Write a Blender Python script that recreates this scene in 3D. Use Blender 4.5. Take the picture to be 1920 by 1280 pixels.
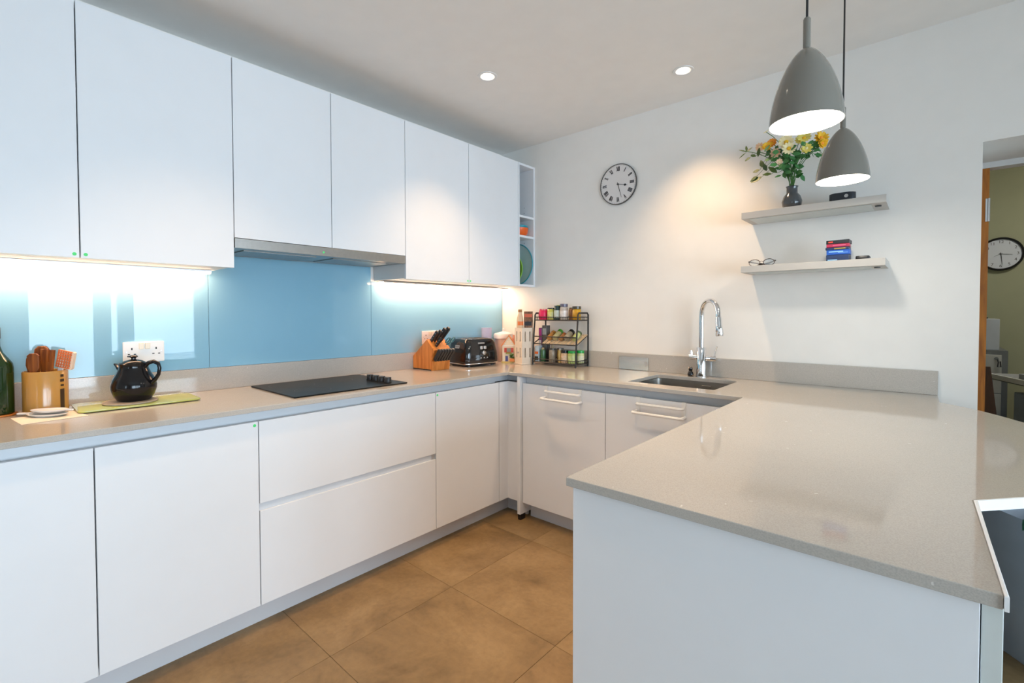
import bpy, bmesh, math, random
from mathutils import Matrix, Vector
random.seed(7)
PI = math.pi
S = bpy.context.scene
for o in list(bpy.data.objects): bpy.data.objects.remove(o)
COL = S.collection

# ------------------------------------------------------------------ camera
cam_d = bpy.data.cameras.new('camera'); cam = bpy.data.objects.new('camera', cam_d); COL.objects.link(cam)
cam_d.sensor_width = 36; cam_d.lens = 892.03 / 1920 * 36; cam_d.shift_y = -31.76 / 1920
cam_d.clip_start = .02
cam.matrix_world = (Matrix.Translation((2.6098, -2.8405, 1.2819)) @ Matrix.Rotation(.7219, 4, 'Z')
                    @ Matrix.Rotation(PI/2 - .0235, 4, 'X') @ Matrix.Rotation(-.0017, 4, 'Z'))
S.camera = cam

# ------------------------------------------------------------------ world, light, exposure
SKY = 14.2
w = bpy.data.worlds.new('sky'); S.world = w; w.use_nodes = True
bg = w.node_tree.nodes['Background']; bg.inputs[0].default_value = (.66, .84, 1.0, 1); bg.inputs[1].default_value = SKY
S.view_settings.view_transform = 'Standard'; S.view_settings.look = 'None'
S.view_settings.gamma = 1; S.view_settings.use_curve_mapping = False
S.view_settings.exposure = 0.07
S.cycles.use_denoising = True
S.cycles.sample_clamp_indirect = 6
S.cycles.max_bounces = 6; S.cycles.diffuse_bounces = 4; S.cycles.glossy_bounces = 3; S.cycles.transparent_max_bounces = 8
S.cycles.use_adaptive_sampling = True; S.cycles.adaptive_threshold = .02
S.cycles.caustics_reflective = False; S.cycles.caustics_refractive = False
SPOT_W = 55; SPOT_COL = (1.0, .66, .37)
LED_E = 27; LED_COL = (1.0, .575, .33)
PEND_W = 5.5; PEND_COL = (1.0, .93, .82)
CEIL = 2.553

def light(name, kind, loc, rot=(0,0,0), parent=None, **kw):
    d = bpy.data.lights.new(name, kind)
    for k, v in kw.items(): setattr(d, k, v)
    o = bpy.data.objects.new(name, d); COL.objects.link(o); o.location = loc; o.rotation_euler = rot
    if parent: o.parent = parent
    return o
# portals in the window openings (they only guide the sky light)
RW = 6.2; FW = -6.0
R_OPEN = [(-4.6, -2.62, .12, 2.1), (-2.40, -1.66, .12, 2.1), (-1.53, -1.43, .12, 2.1), (-1.31, -.44, .6, 1.95)]  # first opening is an added window, put in for more daylight
F_OPEN = [(3.1, 3.65, .9, 1.9)]
for i, (a, b, c, d) in enumerate(R_OPEN):
    l = light('window_portal', 'AREA', (RW+.1, (a+b)/2, (c+d)/2), (0, PI/2, 0), shape='RECTANGLE', size=d-c, size_y=b-a); l.data.cycles.is_portal = True
for i, (a, b, c, d) in enumerate(F_OPEN):
    l = light('window_portal', 'AREA', ((a+b)/2, FW-.1, (c+d)/2), (PI/2, 0, 0), shape='RECTANGLE', size=b-a, size_y=d-c); l.data.cycles.is_portal = True

# ------------------------------------------------------------------ materials
def lin(c):
    if isinstance(c, str):
        c = c.lstrip('#'); c = [int(c[i:i+2], 16)/255 for i in (0, 2, 4)]
        return tuple(x/12.92 if x <= .04045 else ((x+.055)/1.055)**2.4 for x in c)
    return tuple(c)
MC = {}
def mat(name, col, rough=.5, metal=0., spec=.5, var=.06, vscale=9., bump=0., bscale=80., coat=0., trans=0., emit=None, es=0., ior=None, alpha=None, obj_rand=0.):
    if name in MC: return MC[name]
    m = bpy.data.materials.new(name); m.use_nodes = True; nt = m.node_tree; N = nt.nodes; L = nt.links
    b = N['Principled BSDF']; col = lin(col)
    b.inputs['Roughness'].default_value = rough; b.inputs['Metallic'].default_value = metal
    b.inputs['Specular IOR Level'].default_value = spec
    b.inputs['Coat Weight'].default_value = coat; b.inputs['Coat Roughness'].default_value = .04
    b.inputs['Transmission Weight'].default_value = trans
    if ior: b.inputs['IOR'].default_value = ior
    if alpha is not None: b.inputs['Alpha'].default_value = alpha
    if emit: b.inputs['Emission Color'].default_value = (*lin(emit), 1); b.inputs['Emission Strength'].default_value = es
    tc = N.new('ShaderNodeTexCoord'); nz = N.new('ShaderNodeTexNoise'); nz.inputs['Scale'].default_value = vscale; nz.inputs['Detail'].default_value = 5
    L.new(tc.outputs['Object'], nz.inputs['Vector'])
    rp = N.new('ShaderNodeValToRGB'); L.new(nz.outputs['Fac'], rp.inputs['Fac'])
    rp.color_ramp.elements[0].position = .3; rp.color_ramp.elements[1].position = .7
    rp.color_ramp.elements[0].color = (*[max(0, c*(1-var)) for c in col], 1); rp.color_ramp.elements[1].color = (*[min(1, c*(1+var)) for c in col], 1)
    L.new(rp.outputs['Color'], b.inputs['Base Color'])
    if bump:
        n2 = N.new('ShaderNodeTexNoise'); n2.inputs['Scale'].default_value = bscale; n2.inputs['Detail'].default_value = 4; L.new(tc.outputs['Object'], n2.inputs['Vector'])
        bp = N.new('ShaderNodeBump'); bp.inputs['Strength'].default_value = bump; bp.inputs['Distance'].default_value = .002
        L.new(n2.outputs['Fac'], bp.inputs['Height']); L.new(bp.outputs['Normal'], b.inputs['Normal'])
    MC[name] = m; return m

def quartz():
    m = bpy.data.materials.new('grey_quartz'); m.use_nodes = True; nt = m.node_tree; N = nt.nodes; L = nt.links; b = N['Principled BSDF']
    tc = N.new('ShaderNodeTexCoord')
    n1 = N.new('ShaderNodeTexNoise'); n1.inputs['Scale'].default_value = 3; n1.inputs['Detail'].default_value = 4
    n2 = N.new('ShaderNodeTexNoise'); n2.inputs['Scale'].default_value = 420; n2.inputs['Detail'].default_value = 2
    v = N.new('ShaderNodeTexVoronoi'); v.inputs['Scale'].default_value = 170
    for n in (n1, n2, v): L.new(tc.outputs['Object'], n.inputs['Vector'])
    r1 = N.new('ShaderNodeValToRGB'); L.new(n1.outputs['Fac'], r1.inputs['Fac'])
    r1.color_ramp.elements[0].color = (.455, .425, .385, 1); r1.color_ramp.elements[1].color = (.515, .482, .437, 1)
    r2 = N.new('ShaderNodeValToRGB'); L.new(n2.outputs['Fac'], r2.inputs['Fac'])
    r2.color_ramp.elements[0].position = .35; r2.color_ramp.elements[0].color = (.72, .72, .72, 1); r2.color_ramp.elements[1].position = .6; r2.color_ramp.elements[1].color = (1.05, 1.05, 1.05, 1)
    mx = N.new('ShaderNodeMix'); mx.data_type = 'RGBA'; mx.blend_type = 'MULTIPLY'; mx.inputs['Factor'].default_value = .4
    L.new(r1.outputs['Color'], mx.inputs['A']); L.new(r2.outputs['Color'], mx.inputs['B'])
    r3 = N.new('ShaderNodeValToRGB'); L.new(v.outputs['Color'], r3.inputs['Fac']); r3.color_ramp.elements[0].position = .965; r3.color_ramp.elements[1].position = .975
    m2 = N.new('ShaderNodeMix'); m2.data_type = 'RGBA'; L.new(r3.outputs['Color'], m2.inputs['Factor']); L.new(mx.outputs['Result'], m2.inputs['A']); m2.inputs['B'].default_value = (.66, .64, .6, 1)
    L.new(m2.outputs['Result'], b.inputs['Base Color']); b.inputs['Roughness'].default_value = .06; b.inputs['Specular IOR Level'].default_value = .5
    return m

def tile_mat():
    m = bpy.data.materials.new('stone_tile'); m.use_nodes = True; nt = m.node_tree; N = nt.nodes; L = nt.links; b = N['Principled BSDF']
    tc = N.new('ShaderNodeTexCoord'); oi = N.new('ShaderNodeObjectInfo')
    ad = N.new('ShaderNodeVectorMath'); ad.operation = 'MULTIPLY_ADD'; cx = N.new('ShaderNodeCombineXYZ')
    for i in range(3): L.new(oi.outputs['Random'], cx.inputs[i])
    L.new(cx.outputs[0], ad.inputs[0]); ad.inputs[1].default_value = (37, 51, 13); L.new(tc.outputs['Object'], ad.inputs[2])
    n1 = N.new('ShaderNodeTexNoise'); n1.inputs['Scale'].default_value = 3.2; n1.inputs['Detail'].default_value = 8; n1.inputs['Roughness'].default_value = .62; n1.inputs['Distortion'].default_value = .5
    L.new(ad.outputs[0], n1.inputs['Vector'])
    n2 = N.new('ShaderNodeTexNoise'); n2.inputs['Scale'].default_value = 45; n2.inputs['Detail'].default_value = 6; L.new(ad.outputs[0], n2.inputs['Vector'])
    r1 = N.new('ShaderNodeValToRGB'); L.new(n1.outputs['Fac'], r1.inputs['Fac'])
    e = r1.color_ramp.elements; e[0].position = .32; e[0].color = (.175, .108, .046, 1); e[1].position = .68; e[1].color = (.345, .228, .110, 1)
    x = e.new(.5); x.color = (.27, .172, .078, 1)
    mx = N.new('ShaderNodeMix'); mx.data_type = 'RGBA'; mx.blend_type = 'MULTIPLY'; mx.inputs['Factor'].default_value = .35
    r2 = N.new('ShaderNodeValToRGB'); L.new(n2.outputs['Fac'], r2.inputs['Fac']); r2.color_ramp.elements[0].position = .3; r2.color_ramp.elements[0].color = (.6, .6, .6, 1); r2.color_ramp.elements[1].position = .6
    L.new(r1.outputs['Color'], mx.inputs['A']); L.new(r2.outputs['Color'], mx.inputs['B']); L.new(mx.outputs['Result'], b.inputs['Base Color'])
    b.inputs['Roughness'].default_value = .42; b.inputs['Specular IOR Level'].default_value = .35
    bp = N.new('ShaderNodeBump'); bp.inputs['Strength'].default_value = .12; bp.inputs['Distance'].default_value = .002; L.new(n2.outputs['Fac'], bp.inputs['Height']); L.new(bp.outputs['Normal'], b.inputs['Normal'])
    return m

def wood(name, c1, c2, scale=6., rough=.45, axis='Z'):
    if name in MC: return MC[name]
    m = bpy.data.materials.new(name); m.use_nodes = True; nt = m.node_tree; N = nt.nodes; L = nt.links; b = N['Principled BSDF']
    tc = N.new('ShaderNodeTexCoord'); mp = N.new('ShaderNodeMapping'); L.new(tc.outputs['Object'], mp.inputs['Vector'])
    mp.inputs['Scale'].default_value = {'Z': (8, 8, 1), 'X': (1, 8, 8), 'Y': (8, 1, 8)}[axis]
    n = N.new('ShaderNodeTexNoise'); n.inputs['Scale'].default_value = scale; n.inputs['Detail'].default_value = 6; n.inputs['Distortion'].default_value = 1.2; L.new(mp.outputs[0], n.inputs['Vector'])
    r = N.new('ShaderNodeValToRGB'); r.color_ramp.elements[0].position = .35; r.color_ramp.elements[1].position = .65
    r.color_ramp.elements[0].color = (*lin(c1), 1); r.color_ramp.elements[1].color = (*lin(c2), 1)
    L.new(n.outputs['Fac'], r.inputs['Fac']); L.new(r.outputs['Color'], b.inputs['Base Color']); b.inputs['Roughness'].default_value = rough
    MC[name] = m; return m

def pane_mat():
    m = bpy.data.materials.new('window_glass'); m.use_nodes = True; nt = m.node_tree; N = nt.nodes; L = nt.links
    for n in list(N):
        if n.type == 'BSDF_PRINCIPLED': N.remove(n)
    t = N.new('ShaderNodeBsdfTransparent'); g = N.new('ShaderNodeBsdfGlossy'); g.inputs['Roughness'].default_value = .01
    f = N.new('ShaderNodeFresnel'); f.inputs['IOR'].default_value = 1.45; mx = N.new('ShaderNodeMixShader')
    L.new(f.outputs[0], mx.inputs[0]); L.new(t.outputs[0], mx.inputs[1]); L.new(g.outputs[0], mx.inputs[2]); L.new(mx.outputs[0], N['Material Output'].inputs['Surface'])
    return m
def clear_mat(name, tint=(.9, .93, .95), amount=.8):
    if name in MC: return MC[name]
    m = bpy.data.materials.new(name); m.use_nodes = True; nt = m.node_tree; N = nt.nodes; L = nt.links; b = N['Principled BSDF']
    b.inputs['Base Color'].default_value = (*tint, 1); b.inputs['Roughness'].default_value = .05
    t = N.new('ShaderNodeBsdfTransparent'); t.inputs[0].default_value = (*tint, 1); mx = N.new('ShaderNodeMixShader'); mx.inputs[0].default_value = amount
    L.new(b.outputs[0], mx.inputs[1]); L.new(t.outputs[0], mx.inputs[2]); L.new(mx.outputs[0], N['Material Output'].inputs['Surface'])
    MC[name] = m; return m

M_WALL = mat('wall_paint', (.84, .815, .775), .75, var=.015, bump=.05, bscale=300)
M_CEIL = mat('ceiling_paint', (.86, .835, .80), .8, var=.015)
M_HALL = mat('hall_paint', (.40, .41, .27), .8, var=.02)
M_WHITE = mat('cabinet_white', (.80, .81, .83), .34, var=.008, spec=.4)
M_CARC = mat('carcass_white', (.78, .77, .76), .5, var=.01)
M_RAIL = mat('handle_rail', (.70, .72, .75), .35, var=.01)
M_PLINTH = mat('plinth_white', (.66, .66, .68), .4, var=.01)
M_QUARTZ = quartz()
M_TILE = tile_mat()
M_GROUT = mat('grout', (.17, .12, .07), .9)
M_BLUE = mat('blue_glass', (.235, .47, .625), .012, var=.01, spec=.4)
M_STEEL = mat('brushed_steel', (.42, .40, .375), .32, 1., var=.05, vscale=60)
M_SINK = mat('sink_steel', (.42, .40, .37), .3, 1., var=.05, vscale=30)
M_CHROME = mat('chrome', (.80, .80, .81), .06, 1., var=.0)
M_BLACK = mat('black_gloss', (.008, .008, .009), .09, var=.1, coat=.3)
M_BLKMET = mat('black_metal', (.014, .013, .013), .4)
M_BLKPL = mat('black_plastic', (.015, .015, .016), .35)
M_HOB = mat('hob_glass', (.010, .010, .010), .3, var=.05, spec=.1)
M_WPL = mat('white_plastic', (.82, .81, .79), .3, var=.01)
M_UPVC = mat('window_frame_white', (.80, .80, .80), .4, var=.01)
M_PANE = pane_mat()
M_GREENDOT = mat('green_sticker', (.10, .75, .22), .6)
M_ALU = mat('aluminium', (.62, .62, .62), .35, 1.)
M_SHELF = mat('shelf_silver', (.53, .50, .46), .42, .0, var=.01)
M_PEND = mat('pendant_lacquer', (.18, .168, .142), .09, var=.01, coat=.4)
M_PENDIN = mat('pendant_inside', (.9, .89, .86), .5, var=.01)
M_BULB = mat('bulb_glow', (1, 1, 1), .5, emit=(1, .95, .86), es=30)
M_LED = mat('led_glow', (1, 1, 1), .5, emit=LED_COL, es=LED_E)
M_DOWN = mat('downlight_glow', (1, 1, 1), .5, emit=(1, .86, .68), es=9)
M_BEECH = wood('beech', '#bf6c28', '#de8c40', 4)
M_SPOON = wood('spoon_wood', '#6a340f', '#ab6226', 5)
M_OAK = wood('oak', '#a05a10', '#cc7d20', 3)
M_DKWOOD = wood('dark_board', '#4c2d10', '#6b421a', 3)
M_JAR = mat('stoneware_tan', '#b8863f', .22, coat=.4, var=.05)
M_GREENGL = mat('green_glass_board', '#b3b860', .15, var=.03, coat=.4)
M_TEAPOT = mat('teapot_black', (.006, .006, .007), .14, coat=.1, spec=.35, var=.05)
M_GLASSGRN = mat('bottle_green', (.008, .028, .005), .06, var=.1, coat=.3)
M_CERAM = mat('white_ceramic', (.78, .77, .75), .2, var=.01)
M_DARK = mat('ink', (.02, .02, .022), .6)
M_CLEAR = clear_mat('clear_plastic')

# ------------------------------------------------------------------ geometry helpers
def box(bm, x0, x1, y0, y1, z0, z1, bev=0., seg=2):
    v = [bm.verts.new(p) for p in ((x0,y0,z0),(x1,y0,z0),(x1,y1,z0),(x0,y1,z0),(x0,y0,z1),(x1,y0,z1),(x1,y1,z1),(x0,y1,z1))]
    f = [bm.faces.new([v[i] for i in q]) for q in ((0,3,2,1),(4,5,6,7),(0,1,5,4),(1,2,6,5),(2,3,7,6),(3,0,4,7))]
    if bev:
        es = set(e for g in f for e in g.edges)
        bmesh.ops.bevel(bm, geom=list(es), offset=bev, segments=seg, profile=.5, affect='EDGES')
def lathe(bm, prof, n=28, cx=0, cy=0, mat4=None):
    rings = []
    for r, z in prof:
        if r < 1e-6: rings.append([bm.verts.new((cx, cy, z))])
        else: rings.append([bm.verts.new((cx+r*math.cos(2*PI*i/n), cy+r*math.sin(2*PI*i/n), z)) for i in range(n)])
    vs = [v for r in rings for v in r]
    for a, b in zip(rings, rings[1:]):
        for i in range(n):
            j = (i+1) % n
            if len(a) == 1 and len(b) == 1: continue
            if len(a) == 1: bm.faces.new((a[0], b[j], b[i]))
            elif len(b) == 1: bm.faces.new((a[i], a[j], b[0]))
            else: bm.faces.new((a[i], a[j], b[j], b[i]))
    if mat4 is not None: bmesh.ops.transform(bm, matrix=mat4, verts=vs)
def cyl(bm, r, z0, z1, n=24, cx=0, cy=0, bev=0., mat4=None):
    if bev: lathe(bm, [(0,z0),(r-bev,z0),(r,z0+bev),(r,z1-bev),(r-bev,z1),(0,z1)], n, cx, cy, mat4)
    else: lathe(bm, [(0,z0),(r,z0),(r,z1),(0,z1)], n, cx, cy, mat4)
def tube(bm, pts, r, n=8, closed=False):
    pts = [Vector(p) for p in pts]; rings = []; N = len(pts)
    rad = r if hasattr(r, '__len__') else [r]*N
    up = Vector((0, 0, 1)); prev = None
    for i, p in enumerate(pts):
        if closed: t = (pts[(i+1) % N]-pts[i-1])
        else: t = (pts[min(i+1, N-1)]-pts[max(i-1, 0)])
        t.normalize()
        if prev is None:
            a = t.cross(up)
            if a.length < 1e-3: a = t.cross(Vector((1, 0, 0)))
        else: a = prev - t*prev.dot(t)
        a.normalize(); prev = a; b = t.cross(a)
        rings.append([bm.verts.new(p + (a*math.cos(2*PI*k/n)+b*math.sin(2*PI*k/n))*rad[i]) for k in range(n)])
    for i in range(N if closed else N-1):
        A, B = rings[i], rings[(i+1) % N]
        for k in range(n): bm.faces.new((A[k], A[(k+1) % n], B[(k+1) % n], B[k]))
    if not closed:
        bm.faces.new(list(reversed(rings[0]))); bm.faces.new(rings[-1])
def prism(bm, pts, a0, a1, axis='z', bev=0.):
    """extrude a 2D outline along an axis. z: (x,y)  y: (x,z)  x: (y,z)"""
    P = {'z': lambda u, v, a: (u, v, a), 'y': lambda u, v, a: (u, a, v), 'x': lambda u, v, a: (a, u, v)}[axis]
    A = [bm.verts.new(P(u, v, a0)) for u, v in pts]; B = [bm.verts.new(P(u, v, a1)) for u, v in pts]; n = len(pts)
    fs = [bm.faces.new(A), bm.faces.new(list(reversed(B)))]
    for i in range(n): fs.append(bm.faces.new((A[i], B[i], B[(i+1) % n], A[(i+1) % n])))
    if bev: bmesh.ops.bevel(bm, geom=list(set(fs[0].edges) | set(fs[1].edges)), offset=bev, segments=2, profile=.5, affect='EDGES')
def slab(bm, outer, holes, z0, z1):
    loops = []
    for ring in [outer]+holes:
        vs = [bm.verts.new((x, y, z1)) for x, y in ring]; loops += [bm.edges.new((vs[i], vs[(i+1) % len(vs)])) for i in range(len(vs))]
    r = bmesh.ops.triangle_fill(bm, use_beauty=True, use_dissolve=False, edges=loops)
    fs = [g for g in r['geom'] if isinstance(g, bmesh.types.BMFace)]
    e = bmesh.ops.extrude_face_region(bm, geom=fs)
    bmesh.ops.translate(bm, vec=(0, 0, z0-z1), verts=[g for g in e['geom'] if isinstance(g, bmesh.types.BMVert)])
def rrect(x0, x1, y0, y1, r, n=5):
    out = []
    for cx, cy, a in ((x1-r, y1-r, 0), (x0+r, y1-r, PI/2), (x0+r, y0+r, PI), (x1-r, y0+r, 1.5*PI)):
        for i in range(n+1): out.append((cx+r*math.cos(a+PI/2*i/n), cy+r*math.sin(a+PI/2*i/n)))
    return out
def circ(cx, cy, r, n=24, ry=None): return [(cx+r*math.cos(2*PI*i/n), cy+(ry or r)*math.sin(2*PI*i/n)) for i in range(n)]
def loft(bm, rings, cap=True):
    R = [[bm.verts.new(p) for p in r] for r in rings]; n = len(R[0])
    for A, B in zip(R, R[1:]):
        for k in range(n): bm.faces.new((A[k], A[(k+1) % n], B[(k+1) % n], B[k]))
    if cap: bm.faces.new(list(reversed(R[0]))); bm.faces.new(R[-1])
def new(): return bmesh.new()
def obj(name, bm, m, parent=None, loc=(0,0,0), rot=(0,0,0), smooth=False, bevel=0.):
    if isinstance(bm, bmesh.types.BMesh):
        bmesh.ops.recalc_face_normals(bm, faces=bm.faces)
        me = bpy.data.meshes.new(name); bm.to_mesh(me); bm.free()
    else: me = bm
    if m is not None and not me.materials: me.materials.append(m)
    if smooth:
        me.polygons.foreach_set('use_smooth', [True]*len(me.polygons)); me.set_sharp_from_angle(angle=math.radians(38))
    o = bpy.data.objects.new(name, me); COL.objects.link(o); o.location = loc; o.rotation_euler = rot
    if parent: o.parent = parent
    if bevel:
        b = o.modifiers.new('edge', 'BEVEL'); b.width = bevel; b.segments = 2; b.limit_method = 'ANGLE'; b.angle_limit = math.radians(40)
    return o
def tag(o, label, cat, group=None, kind=None):
    o['label'] = label; o['category'] = cat
    if group: o['group'] = group
    if kind: o['kind'] = kind
    return o
def thing(name, label, cat, loc=(0,0,0), rot=0., group=None):
    o = bpy.data.objects.new(name, None); COL.objects.link(o); o.location = loc
    o.rotation_euler = rot if hasattr(rot, '__len__') else (0, 0, rot); o.empty_display_size = .05
    return tag(o, label, cat, group)
def struct(name, bm, m, label=None, parent=None, **k):
    o = obj(name, bm, m, parent, **k); o['kind'] = 'structure'
    if label: o['label'] = label
    return o
def B(*a, **k):
    bm = new(); box(bm, *a, **k); return bm
def text(body, size, depth=.0004, align='CENTER', narrow=1.):
    c = bpy.data.curves.new('t', 'FONT'); c.body = body; c.size = size; c.extrude = depth; c.align_x = align; c.align_y = 'CENTER'
    o = bpy.data.objects.new('t', c); COL.objects.link(o)
    bpy.context.view_layer.update()
    me = bpy.data.meshes.new_from_object(o.evaluated_get(bpy.context.evaluated_depsgraph_get()))
    bpy.data.objects.remove(o); bpy.data.curves.remove(c)
    if narrow != 1.:
        for v in me.vertices: v.co.x *= narrow
    return me
def dup(o, parent=None, loc=None, rot=None, label=None):
    c = o.copy(); COL.objects.link(c)
    if parent is not None: c.parent = parent
    if loc is not None: c.location = loc
    if rot is not None: c.rotation_euler = rot
    if label: c['label'] = label
    for ch in [q for q in bpy.data.objects if q.parent == o]: dup(ch, c)
    return c

# ------------------------------------------------------------------ the setting
def wall_grid(bm, axis, p0, p1, a0, a1, z0, z1, opens):
    A = sorted({a0, a1, *[v for o in opens for v in o[:2]]}); Z = sorted({z0, z1, *[v for o in opens for v in o[2:]]})
    for i in range(len(A)-1):
        run = None
        for j in range(len(Z)-1):
            ca, cz = (A[i]+A[i+1])/2, (Z[j]+Z[j+1])/2
            if any(o[0] < ca < o[1] and o[2] < cz < o[3] for o in opens): continue
            if axis == 'x': box(bm, p0, p1, A[i], A[i+1], Z[j], Z[j+1])
            else: box(bm, A[i], A[i+1], p0, p1, Z[j], Z[j+1])
bm = new(); wall_grid(bm, 'x', -.15, 0, FW, .4, 0, CEIL, []); struct('wall_left', bm, M_WALL)
bm = new(); wall_grid(bm, 'y', 0, .4, 0, RW+.2, 0, CEIL, [(2.765, 3.70, 0, 2.003)])
bmesh.ops.remove_doubles(bm, verts=bm.verts, dist=1e-5); struct('wall_back', bm, M_WALL)
bm = new(); wall_grid(bm, 'x', RW, RW+.2, FW, 0, 0, CEIL, R_OPEN); struct('wall_right', bm, M_WALL)
bm = new(); wall_grid(bm, 'y', FW-.2, FW, -.15, RW+.2, 0, CEIL, F_OPEN); struct('wall_front', bm, M_WALL)
def window(i, axis, p, o):
    a0, a1, z0, z1 = o; f = .05 if a1-a0 > .3 else .012
    bm = new()
    for q in ((a0, a0+f, z0, z1), (a1-f, a1, z0, z1), (a0+f, a1-f, z0, z0+f), (a0+f, a1-f, z1-f, z1)):
        if axis == 'x': box(bm, p, p+.06, q[0], q[1], q[2], q[3])
        else: box(bm, q[0], q[1], p, p+.06, q[2], q[3])
    w_ = struct('window_%d' % i, bm, M_UPVC)
    bm = new()
    if axis == 'x': box(bm, p+.028, p+.032, a0+f, a1-f, z0+f, z1-f)
    else: box(bm, a0+f, a1-f, p+.028, p+.032, z0+f, z1-f)
    obj('pane', bm, M_PANE, w_)
k = 1
for o_ in R_OPEN: window(k, 'x', RW+.02, o_); k += 1
for o_ in F_OPEN: window(k, 'y', FW-.12, o_); k += 1

DOWN = [(.806, -.987), (1.617, -.351), (1.0, -2.25), (1.62, -1.65)]  # the fourth is an extra lamp added out of view
bm = new(); slab(bm, [(-.15, FW-.2), (RW+.2, FW-.2), (RW+.2, 3.3), (-.15, 3.3)], [circ(x, y, .042, 20) for x, y in DOWN], CEIL, CEIL+.09)
struct('ceiling', bm, M_CEIL)
bm = new(); box(bm, -.15, RW+.2, FW-.2, 3.3, -.1, -.0095); floor = struct('floor', bm, M_GROUT, 'brown stone effect tiled kitchen floor')
tm = None
for ix in range(10):
    for iy in range(10):
        x0 = .34+.6*ix; y0 = -.777-.6*iy+.6
        if x0 > 5.7: continue
        if tm is None:
            bm = new(); box(bm, .0006, .5994, -.5994, -.0006, -.0095, 0, .0008, 1)
            tl = obj('floor_tile', bm, M_TILE, floor); tm = tl.data
        else: tl = obj('floor_tile', tm, None, floor)
        tl.location = (x0, y0, 0)
for ix in range(3, 6):
    for iy in range(5):
        tl = obj('floor_tile', tm, None, floor); tl.location = (.34+.6*ix, .423+.6*iy, 0)
# the room beyond the doorway
struct('wall_hall_back', B(1.8, 4.7, 3.1, 3.3, 0, CEIL), M_HALL)
struct('wall_hall_left', B(1.7, 1.8, .4, 3.1, 0, CEIL), M_HALL)
struct('wall_hall_right', B(4.6, 4.7, .4, 3.1, 0, CEIL), M_HALL)
dr = struct('door_1', B(2.7655, 2.812, .401, .46, 0, 1.975), M_OAK, 'oak door jamb in the doorway')
bm = new(); box(bm, 2.80, 2.8145, .398, .4009, 1.72, 1.83); cyl(bm, .005, 1.72, 1.83, 10, 2.811, .3975); obj('hinge', bm, M_ALU, dr)
bm = new(); box(bm, 2.7655, 3.699, .401, .47, 1.976, 2.06); box(bm, 2.7655, 3.699, .39, .4009, 2.004, 2.03); obj('head_trim', bm, M_UPVC, dr)

# ------------------------------------------------------------------ downlights
for i, (x, y) in enumerate(DOWN):
    lab = ['recessed ceiling downlight nearer the white wall cabinets', 'recessed ceiling downlight above the sink beside the back wall',
           'recessed ceiling downlight above the drawers, behind the view', 'added recessed ceiling downlight above the open floor, behind the view'][i]
    t = thing('downlight', lab, 'downlight', (x, y, CEIL), group='recessed ceiling downlights')
    bm = new(); lathe(bm, [(.0385, -.003), (.052, -.003), (.053, -.0005), (.0385, -.0005), (.0385, -.003)], 28); obj('trim_ring', bm, M_WPL, t, smooth=True)
    bm = new(); lathe(bm, [(.038, .0), (.0245, .020), (.0255, .021), (.040, .0)], 24); obj('reflector', bm, M_WPL, t, smooth=True)
    bm = new(); cyl(bm, .0235, .016, .020, 20); obj('lamp', bm, M_DOWN, t)
    light('spot', 'SPOT', (0, 0, -.004), (0, 0, 0), t, energy=SPOT_W, color=SPOT_COL, spot_size=math.radians(94), spot_blend=1.0, shadow_soft_size=.022)

# ------------------------------------------------------------------ base cabinets, left run
DX = .60; ZD0, ZD1 = .107, .852; WT0, WT1 = .895, .915
def dot(parent, x, y, z, ax='x'):
    bm = new()
    if ax == 'x': prism(bm, circ(y, z, .006, 10), x, x+.0006, 'x')
    obj('sticker', bm, M_GREENDOT, parent)
def carcass(bm, x0, x1, y0, y1, z0, z1, th=.018):
    box(bm, x0, x1, y0, y0+th, z0, z1); box(bm, x0, x1, y1-th, y1, z0, z1)
    box(bm, x0, x1, y0+th, y1-th, z0, z0+th); box(bm, x0, x1, y0+th, y1-th, z1-th, z1); box(bm, x0, x0+.008, y0+th, y1-th, z0+th, z1-th)
def base_left(name, label, y0, y1, kind='door', sticker=None):
    t = thing(name, label, 'cabinet', (.3, (y0+y1)/2, 0), group='base units along the left wall'); ox, oy = -.3, -(y0+y1)/2
    def P(n, m, x0, x1, a0, a1, z0, z1, par=t, bev=.0):
        return obj(n, B(x0+ox, x1+ox, a0+oy, a1+oy, z0, z1, bev=bev), m, par)
    bm = new(); carcass(bm, .02+ox, .578+ox, y0+.004+oy, y1-.004+oy, ZD0+.002, .835); obj('carcass', bm, M_CARC, t)
    P('handle_rail', M_RAIL, .50, .562, y0+.00005, y1-.00005, .8355, .894)
    if kind == 'door':
        d = P('door', M_WHITE, .580, DX, y0+.0018, y1-.0018, ZD0, ZD1, bev=.0012)
        if sticker: dot(d, DX+ox+.0002, sticker[0]+oy, sticker[1])
    else:
        P('drawer_front', M_WHITE, .580, DX, y0+.0018, y1-.0018, .5205, ZD1, bev=.0012)
        P('drawer_front', M_WHITE, .580, DX, y0+.0018, y1-.0018, ZD0, .490, bev=.0012)
        r = P('finger_rail', M_RAIL, .5785, .590, y0+.002, y1-.002, .4885, .5195)
        P('end_cap', M_ALU, .5902, .5915, y1-.024, y1-.004, .4925, .5185, r)
base_left('base_cabinet', 'white base cabinet with one door at the left edge, under the olive oil bottle', -3.09, -2.589)
base_left('base_cabinet', 'white base cabinet with one door under the teapot, left of the drawers', -2.589, -2.091, sticker=(-2.106, .838))
base_left('drawer_cabinet', 'white base cabinet with two wide drawers under the hob', -2.091, -1.185, 'drawers')
base_left('base_cabinet', 'white base cabinet with one door between the drawers and the corner', -1.185, -.680, sticker=(-1.173, .838))
t = thing('corner_filler', 'white L shaped filler post in the inner corner of the units', 'filler panel', (.6, -.6, 0))
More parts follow.
